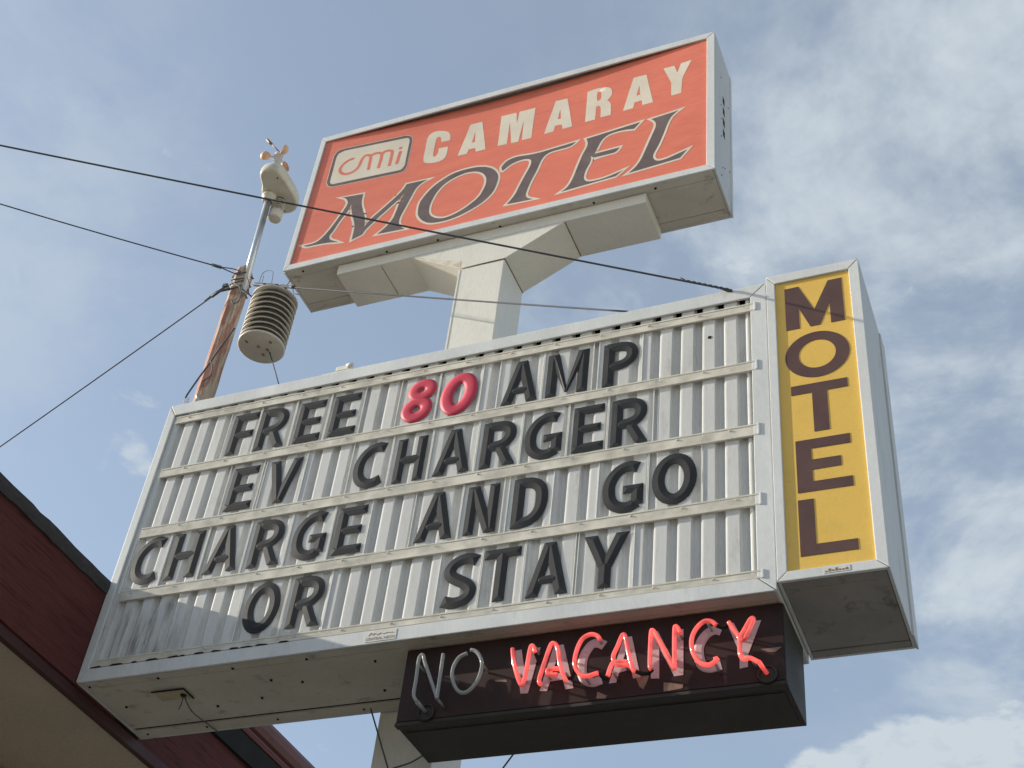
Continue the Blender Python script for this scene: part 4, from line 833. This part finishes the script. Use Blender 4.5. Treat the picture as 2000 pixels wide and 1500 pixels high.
split_build(w, 'bottom_panel', M['under'], up)
w = MB()
for q in range(4): w.box(UX1 - 0.0005, UX1 + 0.0012, 0.607, 0.640, 3.355 + q * 0.096, 3.355 + q * 0.096 + 0.057)
split_build(w, 'vent_slot', M['void'], up)
w = MB()
w.box(UX1 - 0.0005, UX1 + 0.003, UY1 - 0.030, UY1 + 0.003, UZ0 - 0.001, UZ1 - 0.01, 0.001); w.build('rear_flange', M['whitecab'], up)
w = MB()
for (yy, zz) in ((0.19, 3.28), (0.19, 3.05), (0.20, 2.95), (0.19, 2.80), (0.25, 2.62), (0.21, 2.58), (0.19, 2.50), (0.33, 3.2), (0.34, 2.7)):
    w.tube([(UX1, 1.09 * yy + 0.364, 1.09 * zz + 0.25), (UX1 + 0.002, 1.09 * yy + 0.364, 1.09 * zz + 0.25)], 0.0045, 8)
for q in range(6): w.lathe((0.2 + 0.40 * q + random.uniform(-.1, .1), UY0 + 0.035 + random.uniform(0, 0.02), UZ0 + 0.001), [(0, -0.003), (0.006, -0.002), (0.007, 0.003)], 8)
split_build(w, 'rivet', M['void'], up)
# the vinyl face, sucked slightly inwards by the wind
FX0, FX1, FZ0, FZ1 = 0.0788, 2.4982, 2.923, 4.0523
def bulge(x, z):
    u = min(1, max(0, (x - FX0) / (FX1 - FX0))); v = min(1, max(0, (FZ1 - z) / (FZ1 - FZ0)))
    e = lambda t: 1 - math.exp(-t / 0.06)
    return .010 + math.sin(math.pi * u) * (.034 * (1 - .62 * v) * e(1 - v) * (1 - .12 * math.exp(-v / .06)) + 0.0010 * math.sin(9 * x + 23 * z) * e(v) * e(1 - v))
def drape(mb, lift, xa=FX0 - .02, xb=FX1 + .04, za=FZ0 - .02, zb=FZ1 + .01):
    """cut a flat shape finely and lay it on the curved vinyl"""
    xs = [xa + (xb - xa) * k / 44 for k in range(1, 44)]; zz = [za + (zb - za) * k / 26 for k in range(1, 26)] + [FZ1 - d for d in (.012, .025, .06)] + [FZ0 + d for d in (.008, .018, .030, .055)]
    for x in xs: bmesh.ops.bisect_plane(mb.bm, geom=list(mb.bm.verts) + list(mb.bm.edges) + list(mb.bm.faces), plane_co=(x, 0, 0), plane_no=(1, 0, 0))
    for z in zz: bmesh.ops.bisect_plane(mb.bm, geom=list(mb.bm.verts) + list(mb.bm.edges) + list(mb.bm.faces), plane_co=(0, 0, z), plane_no=(0, 0, 1))
    for v in mb.bm.verts: v.co.y = UY0 + bulge(v.co.x, v.co.z) - lift
    for fc in mb.bm.faces: fc.smooth = True
    return mb
w = MB(); w.f([(FX0 - .01, 0, FZ0 - .01), (FX1 + .03, 0, FZ0 - .01), (FX1 + .03, 0, FZ1 + .005), (FX0 - .01, 0, FZ1 + .005)])
w.f
face = drape(w, 0.0).build('face', M['orange'], up)
# dark lip behind the top of the frame, where the vinyl pulls away
for i, (ch, lps) in enumerate(DATA['motel']):
    ol = [grow(lps[0], 0.0137)] + [grow(h, -0.0137) for h in lps[1:]]
    lt = drape(fill2d(lps, 0), 0.0011).build('letter', M['plum'], up, label='dark plum italic letter %s with a pale outline' % ch)
    drape(fill2d(ol, 0), 0.0005 + 0.00008 * i).build('outline', M['ivory'], lt)
for i, (ch, lps) in enumerate(DATA['cam']):
    drape(fill2d(lps, 0), 0.0006).build('letter', M['ivory'], up, label='ivory block letter %s' % ch)
bd = drape(fill2d([DATA['badge'][0]], 0), 0.0009).build('badge', M['plum'], up, label='dark slanted badge with cmi in orange on ivory')
drape(fill2d([grow(DATA['badge'][0], 0.004)], 0), 0.0005).build('outline', M['ivory'], bd)
drape(fill2d([DATA['badge'][1]], 0), 0.0013).build('panel', M['ivory'], bd)
for i, pth in enumerate(DATA['cmi']):
    w = MB()
    P = smooth(pth, 5) if len(pth) > 2 else [Vector(p) for p in pth]
    tk = 0.0202 if i < 4 else 0.022
    poly = []
    n = len(P)
    Lp, Rp = [], []
    for j in range(n):
        d = (P[min(j + 1, n - 1)] - P[max(j - 1, 0)]).normalized(); nn = Vector((-d.y, d.x)) * tk / 2
        Lp.append(P[j] + nn); Rp.append(P[j] - nn)
    d0 = (P[0] - P[1]).normalized() * tk / 2; d1 = (P[-1] - P[-2]).normalized() * tk / 2
    for a in range(n - 1): w.f([(Lp[a].x, 0, Lp[a].y), (Lp[a + 1].x, 0, Lp[a + 1].y), (Rp[a + 1].x, 0, Rp[a + 1].y), (Rp[a].x, 0, Rp[a].y)])
    for c, dd, l2, r2 in ((P[0], d0, Lp[0], Rp[0]), (P[-1], d1, Rp[-1], Lp[-1])):
        ang0 = math.atan2((l2 - c).y, (l2 - c).x)
        sgn = 1 if (Vector((math.cos(ang0 + 1.57), math.sin(ang0 + 1.57))).dot(dd) > 0) else -1
        w.f([(c.x + tk / 2 * math.cos(ang0 + sgn * math.pi * k / 6), 0, c.y + tk / 2 * math.sin(ang0 + sgn * math.pi * k / 6)) for k in range(7)])
    bmesh.ops.remove_doubles(w.bm, verts=list(w.bm.verts), dist=1e-5)
    drape(w, 0.0017 + 0.0001 * i).build('stroke', M['orange'], bd)

# ================================================================== weather post, mast and instruments
PY = 0.28
post = empty('wooden_post', (-0.083, PY, 0.55), 'weathered wooden post with flaking red paint beside the letter board', 'post')
w = MB()
px, hw = -0.083, 0.039
ring = [(px - hw, PY - hw * 0.55), (px - hw * 0.2, PY - hw), (px + hw, PY - hw * 0.75), (px + hw, PY + hw), (px - hw, PY + hw)]
prev = None
zs2 = [0.50 + (2.735 - 0.50) * k / 40 for k in range(41)]
for z in zs2:
    cur = [w.bm.verts.new((x + random.uniform(-.0012, .0012), y + random.uniform(-.0012, .0012), z)) for x, y in ring]
    if prev:
        for k in range(5): w.bm.faces.new((prev[k], prev[(k + 1) % 5], cur[(k + 1) % 5], cur[k]))
    prev = cur
tp = [w.bm.verts.new((v.co.x * 0.9 + px * 0.1 + random.uniform(-.004, .004), v.co.y * 0.9 + PY * 0.1, 2.765 + random.uniform(-.012, .012))) for v in prev]
for k in range(5): w.bm.faces.new((prev[k], prev[(k + 1) % 5], tp[(k + 1) % 5], tp[k]))
w.bm.faces.new(tp)
w.build('post', M['wood'], post)
w = MB()
for zc_ in (2.625, 2.66, 2.712, 2.585):
    a = [(x + (0.005 if x > px else -0.005), y + (0.005 if y > PY else -0.005), zc_ + random.uniform(-.018, .018)) for x, y in ring]
    w.tube(a, 0.0035, 6, closed=True)
w.box(-0.152, -0.122, 0.225, 0.25, 2.596, 2.620, 0.004); w.box(-0.165, -0.095, 0.222, 0.238, 2.566, 2.577, 0.003)
w.build('clamp', M['wire'], post, label='wire clamps wound round the head of the post')
w = MB()
w.soft([(0.0, 0.20, 2.52), (0.02, 0.20, 2.46), (0.018, 0.20, 2.41), (-0.01, 0.20, 2.40), (-0.03, 0.20, 2.43)], 0.0035)
w.soft([(0.06, 0.19, 2.19), (0.0, 0.195, 2.06), (-0.035, 0.20, 1.98), (-0.085, 0.19, 1.82), (-0.09, 0.17, 1.70), (-0.04, 0.17, 1.60), (0.01, 0.19, 1.50), (0.02, 0.19, 1.0)], 0.005)
w.soft([(-0.03, 0.195, 1.98), (0.0, 0.19, 1.92), (0.0, 0.19, 1.86), (-0.04, 0.195, 1.85)], 0.0035)
w.soft([(0.02, 0.2, 2.60), (0.05, 0.2, 2.54), (0.055, 0.21, 2.49)], 0.0035)
w.build('cable', M['wire'], post, label='thin cable running down the post')

mx, my = -0.040, PY - 0.01
stn = empty('weather_station', (mx, my, 2.60), 'cream weather station with spinning cups on a metal mast', 'weather station')
w = MB(); w.tube([(mx + 0.004, my, 2.55), (mx - 0.026, my, 3.345)], 0.0195, 14); w.build('mast', M['steel'], stn)
DZ = 3.382
OUT = [(-0.053, 0.122), (-0.030, 0.100), (0.020, 0.095), (0.066, 0.112), (0.078, 0.160), (0.080, 0.215), (0.078, 0.280), (0.072, 0.335), (0.056, 0.390), (0.020, 0.424), (-0.020, 0.432), (-0.058, 0.424), (-0.080, 0.388), (-0.105, 0.330), (-0.116, 0.276), (-0.106, 0.235), (-0.080, 0.196), (-0.064, 0.155)]
OUT = [(p.x, p.y) for p in smooth(OUT, 3, True)]
ctr = Vector((-0.015, 0.27))
w = MB()
lv = [(0.88, 0.0), (0.97, 0.008), (1.0, 0.022), (1.0, 0.05), (0.96, 0.075), (0.82, 0.098), (0.5, 0.115)]
prev = None
for sc, dz in lv:
    cur = [w.bm.verts.new((ctr.x + (x - ctr.x) * sc, ctr.y + (y - ctr.y) * sc, DZ + dz)) for x, y in OUT]
    if prev:
        for k in range(len(cur)):
            fc = w.bm.faces.new((prev[k], prev[(k + 1) % len(cur)], cur[(k + 1) % len(cur)], cur[k])); fc.smooth = True
    else: w.bm.faces.new(cur[::-1])
    prev = cur
w.bm.faces.new(prev)
hs = w.build('housing', M['instr'], stn)
w = MB()
for (x, y) in ((0.045, 0.165), (-0.06, 0.25), (0.03, 0.36), (-0.04, 0.40)): w.lathe((x, y, DZ - 0.001), [(0, -0.002), (0.005, -0.002), (0.006, 0.003)], 8)
split_build(w, 'screw', M['shield_dk'], hs)
w = MB(); w.lathe((mx - 0.024, my, DZ - 0.045), [(0.022, -0.01), (0.034, -0.008), (0.038, 0.0), (0.036, 0.012), (0.044, 0.016), (0.046, 0.03), (0.04, 0.044)], 20); w.build('collar', M['instr'], stn)
w = MB()
for q in range(5): w.lathe((-0.022, 0.318, DZ - 0.024 - q * 0.0175), [(0.030, 0.006), (0.040, -0.001), (0.041, -0.004), (0.030, -0.002)], 18)
w.lathe((-0.022, 0.318, DZ - 0.168), [(0, 0.0), (0.034, 0.0), (0.0385, 0.004), (0.040, 0.012), (0.040, 0.060), (0.034, 0.066)], 18)
w.build('louvre_stack', M['shield'], stn)
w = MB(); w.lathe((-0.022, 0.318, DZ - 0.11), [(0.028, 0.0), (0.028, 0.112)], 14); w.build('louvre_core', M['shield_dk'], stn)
ax, ay = 0.000, 0.165
w = MB(); w.lathe((ax, ay, DZ + 0.08), [(0.026, 0.0), (0.024, 0.03), (0.029, 0.035), (0.029, 0.05), (0.020, 0.055), (0.021, 0.10), (0.026, 0.105), (0.026, 0.15), (0.016, 0.16), (0, 0.162)], 16)
an = w.build('anemometer_head', M['shield'], stn)
for k in range(3):
    a = math.radians(-38 + 120 * k)
    cx_, cy_ = ax + 0.075 * math.cos(a), ay + 0.075 * math.sin(a)
    w = MB(); w.tube([(ax, ay, DZ + 0.215), (cx_, cy_, DZ + 0.205)], 0.004, 6)
    tx, ty = -math.sin(a), math.cos(a)
    n = 14
    prevr = None
    for q in range(6):
        ph = q / 5 * math.pi / 2
        rr, dd = 0.032 * math.cos(ph), 0.032 * math.sin(ph)
        c = Vector((cx_ + tx * dd, cy_ + ty * dd, DZ + 0.205))
        e1 = Vector((math.cos(a), math.sin(a), 0)); e2 = Vector((0, 0, 1))
        cur = [w.bm.verts.new(c + (e1 * math.cos(2 * math.pi * s / n) + e2 * math.sin(2 * math.pi * s / n)) * max(rr, 0.0006)) for s in range(n)]
        if prevr:
            for s in range(n):
                fc = w.bm.faces.new((prevr[s], prevr[(s + 1) % n], cur[(s + 1) % n], cur[s])); fc.smooth = True
        prevr = cur
    w.build('wind_cup', M['cup'], an)
w = MB(); w.tube([(ax + 0.012, ay, DZ + 0.236), (ax - 0.085, ay - 0.03, DZ + 0.355)], 0.004, 6)
w.tube([(ax - 0.062, ay - 0.023, DZ + 0.327), (ax - 0.075, ay - 0.027, DZ + 0.342), (ax - 0.096, ay - 0.034, DZ + 0.368)], 0.009, 8)
w.build('vane_arm', M['fleck'], an)

# radiation shield
CORD = (0.3920, 0.3090, 1.7252)
sx_, sy_ = 0.236, 0.228
RB, RT = 2.035, 2.375
sh = empty('sensor_shield', (sx_, sy_, RB), 'round louvred cream sensor shield hanging beside the wooden post', 'sensor shield')
R_ = 0.122
w = MB(); w.lathe((sx_, sy_, RB), [(0, 0.0), (R_ - 0.006, 0.0), (R_, 0.004), (R_, 0.012), (R_ - 0.006, 0.017), (0, 0.018)], 36)
bp_ = w.build('base_plate', M['shield'], sh)
w = MB()
for (x, y) in ((0.186, 0.165), (0.305, 0.205), (0.222, 0.275), (0.228, 0.215), (0.262, 0.250)):
    w.lathe((x, y, RB - 0.0005), [(0, -0.003), (0.006, -0.003), (0.008, 0.001)], 10, 1.0, 1.6)
split_build(w, 'drain_hole', M['fleck'], bp_)
for q in range(8):
    z = RB + 0.046 + q * 0.0365
    w = MB(); w.lathe((sx_, sy_, z), [(R_ - 0.022, 0.010), (R_ - 0.002, -0.007), (R_, -0.009), (R_ - 0.003, -0.012), (R_ - 0.024, 0.002)], 36)
    w.build('louvre_ring', M['shield'], sh)
w = MB(); w.lathe((sx_, sy_, RB + 0.345), [(0, 0.026), (0.05, 0.024), (R_ - 0.02, 0.014), (R_, -0.004), (R_, -0.014), (R_ - 0.01, -0.012), (0, -0.004)], 36); w.build('cap', M['shield'], sh)
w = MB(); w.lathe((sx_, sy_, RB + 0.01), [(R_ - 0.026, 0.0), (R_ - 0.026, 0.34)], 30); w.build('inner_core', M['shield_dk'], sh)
w = MB(); w.tube([(sx_ - 0.09, sy_ - 0.05, RT - 0.01), (-0.03, 0.22, 2.56), (-0.08, 0.21, 2.60)], 0.004, 6); w.tube([(sx_ + 0.06, sy_ - 0.04, RT), (sx_ + 0.10, 0.19, 2.49)], 0.002, 6)
w.tube([(0.262, 0.27, RB + 0.004), CORD], 0.0035, 6)
w.build('hanging_wire', M['wire'], sh)

for r_ in (post, stn, sh): set_back(r_)

# ================================================================== guy wires
def wire(name, path, r, label, extra=None, sag=0.0, n=24):
    a, b2 = Vector(path[0]), Vector(path[-1])
    P = [a.lerp(b2, k / n) - Vector((0, 0, sag * 4 * (k / n) * (1 - k / n))) for k in range(n + 1)]
    w = MB(); w.tube(P, r, 8)
    root = empty(name, path[0], label, 'wire', 'guy wires')
    w.build('strand', M['wire'], root)
    if extra:
        w = MB(); extra(w); w.build('fitting', M['wire'], root)
    return root
P0 = Vector((2.7514, -0.004, 1.4916))
E0 = Vector((-0.408, -1.2, 2.2152))
E0x = P0 + (E0 - P0) * 1.9
def ex(w):
    d = (E0 - P0).normalized()
    pts = [P0 + d * (0.02 + 0.19 * k / 40) + Vector((0.0045 * math.cos(k * 1.3), 0, 0.0045 * math.sin(k * 1.3))) for k in range(41)]
    w.tube(pts, 0.0035, 6)
    w.tube([P0 + d * 0.20 + Vector((0, 0, 0.002)), P0 + d * 0.215 + Vector((-0.004, 0, 0.012))], 0.005, 6)
    w.tube([P0 + Vector((0, 0.01, -0.002)), P0 + d * 0.05], 0.007, 6)
wire('guy_wire', [P0, E0x], 0.0043, 'long dark wire crossing in front of the orange sign to the letter board', ex, sag=0.02)
GB0 = Vector((-0.3820, 0.5750, 3.1328))
GB1 = Vector((-2.4348, -0.6000, 3.5259))
GC0 = Vector((-0.4252, 0.5350, 2.9739))
GC1 = Vector((-2.8347, 1.0000, 2.0798))
GD0 = Vector((-0.2411, 0.5500, 2.9693))
GD1 = Vector((2.2895, 0.0220, 1.5222))

def ex(w):
    d = (GB1 - GB0).normalized()
    w.tube([GB0 + d * 0.115, GB0 + d * 0.175], 0.0095, 8)
    w.soft([GB0 + d * 0.12, GB0 + d * 0.05 + Vector((0, 0, 0.016)), GB0 + Vector((0.012, 0, 0.004)), GB0 + Vector((0.0, 0, -0.016)), GB0 + d * 0.06 + Vector((0, 0, -0.012)), GB0 + d * 0.12], 0.0036)
wire('guy_wire', [GB0 + (GB1 - GB0).normalized() * 0.12, GB1], 0.0040, 'dark wire from the post head up to the left edge of the sky', ex, sag=0.015)
def ex(w):
    d = (GC1 - GC0).normalized()
    w.tube([GC0 + d * 0.0, GC0 + d * 0.09], 0.009, 8); w.tube([GC0 + d * 0.05 + Vector((0.0, 0, 0.02)), GC0 + d * 0.15 + Vector((0, 0, 0.012))], 0.004, 6)
wire('guy_wire', [GC0, GC1], 0.0040, 'dark wire sloping from the post head down to the left', ex, sag=0.01)
def ex(w):
    d = (GD1 - GD0).normalized()
    w.tube([GD0 + d * 0.03, GD0 + d * 0.05, GD0 + d * 0.13, GD0 + d * 0.15], 0.012, 8)
    w.tube([GD0 + d * 0.17, GD0 + d * 0.18, GD0 + d * 0.25, GD0 + d * 0.27], 0.012, 8)
    for s in (-1, 1): w.tube([GD0 + d * 0.27, GD0 + d * 0.31 + Vector((0, 0, 0.013 * s)), GD0 + d * 0.39 + Vector((0, 0, 0.008 * s)), GD0 + d * 0.42], 0.0038, 6)
    w.tube([GD0 + d * 0.40, GD0 + d * 0.44], 0.010, 8)
    w.soft([GD0 + d * 0.07 + Vector((0, 0, 0.02)), GD0 + d * 0.075 + Vector((0, 0, 0.09)), GD0 + d * 0.12 + Vector((0, 0, 0.12)), GD0 + d * 0.18 + Vector((0, 0, 0.11)), GD0 + d * 0.20 + Vector((0, 0, 0.02))], 0.0018, 5)
    w.tube([GD0 + d * 0.10 + Vector((0, 0, 0.02)), GD0 + d * 0.11 + Vector((-.01, 0, 0.08))], 0.0018, 5)
    w.tube([GD0 + d * 0.42, GD0 + d * 0.45 + Vector((0, 0, -0.05)), GD0 + d * 0.50 + Vector((0, 0, -0.055))], 0.0022, 5)
wire('guy_wire', [GD0, GD1], 0.0042, 'dark wire with turnbuckles passing in front of the cream pole', ex, sag=0.004)

w = MB(); w.tube([(1.1478, 0.4200, -0.0180), (1.3086, 0.4600, -0.3955)], 0.0035, 6); tag(w.build('hanging_cable', M['wire'], origin=(1.1478, 0.4200, -0.0180)), 'thin dark cable hanging across the left edge of the lower pole', 'cable')
w = MB(); w.soft([(1.1417, 0.4400, -0.3277), (1.2768, 0.4400, -0.2808), (1.3607, 0.4400, -0.2591), (1.4719, 0.4000, -0.2309)], 0.0035); tag(w.build('slack_cable', M['wire'], origin=(1.4719, 0.4000, -0.2309)), 'slack dark cable crossing the pole below the neon sign', 'cable')
w = MB(); w.tube([(1.7107, 0.8000, 0.0653), (1.4785, 0.8000, -0.2698)], 0.0035, 6); tag(w.build('guy_cable', M['wire'], origin=(1.7107, 0.8000, 0.0653)), 'short dark cable slanting down behind the bottom of the neon sign', 'cable')
w = MB()
w.box(-0.02, 0.17, 0.16, 0.20, 1.502, 1.514, 0.001); w.box(0.060, 0.082, 0.012, 0.20, 1.514, 1.522, 0.001); w.box(0.128, 0.142, 0.008, 0.20, 1.514, 1.524, 0.001)
w.box(0.058, 0.084, 0.008, 0.013, 1.503, 1.545, 0.001); w.tube([(0.135, 0.012, 1.515), (0.135, 0.0, 1.542)], 0.006, 6)
tag(w.build('bracket', M['steel'], origin=(0.1, 0.1, 1.505)), 'small galvanised bracket on the top left corner of the letter board', 'bracket')
# small fittings lying on the top of the letter board
w = MB(); w.box(0.815, 0.972, 0.010, 0.10, 1.501, 1.513, 0.001); w.box(0.885, 0.965, 0.008, 0.06, 1.5135, 1.540, 0.004); w.tube([(0.945, 0.004, 1.529), (0.978, 0.004, 1.531)], 0.010, 8)
o = w.build('mounting_shim', M['cream'], origin=(0.9, 0.05, 1.501)); tag(o, 'small cream wooden shim lying on the top edge of the letter board', 'shim')
S.render.film_transparent = False
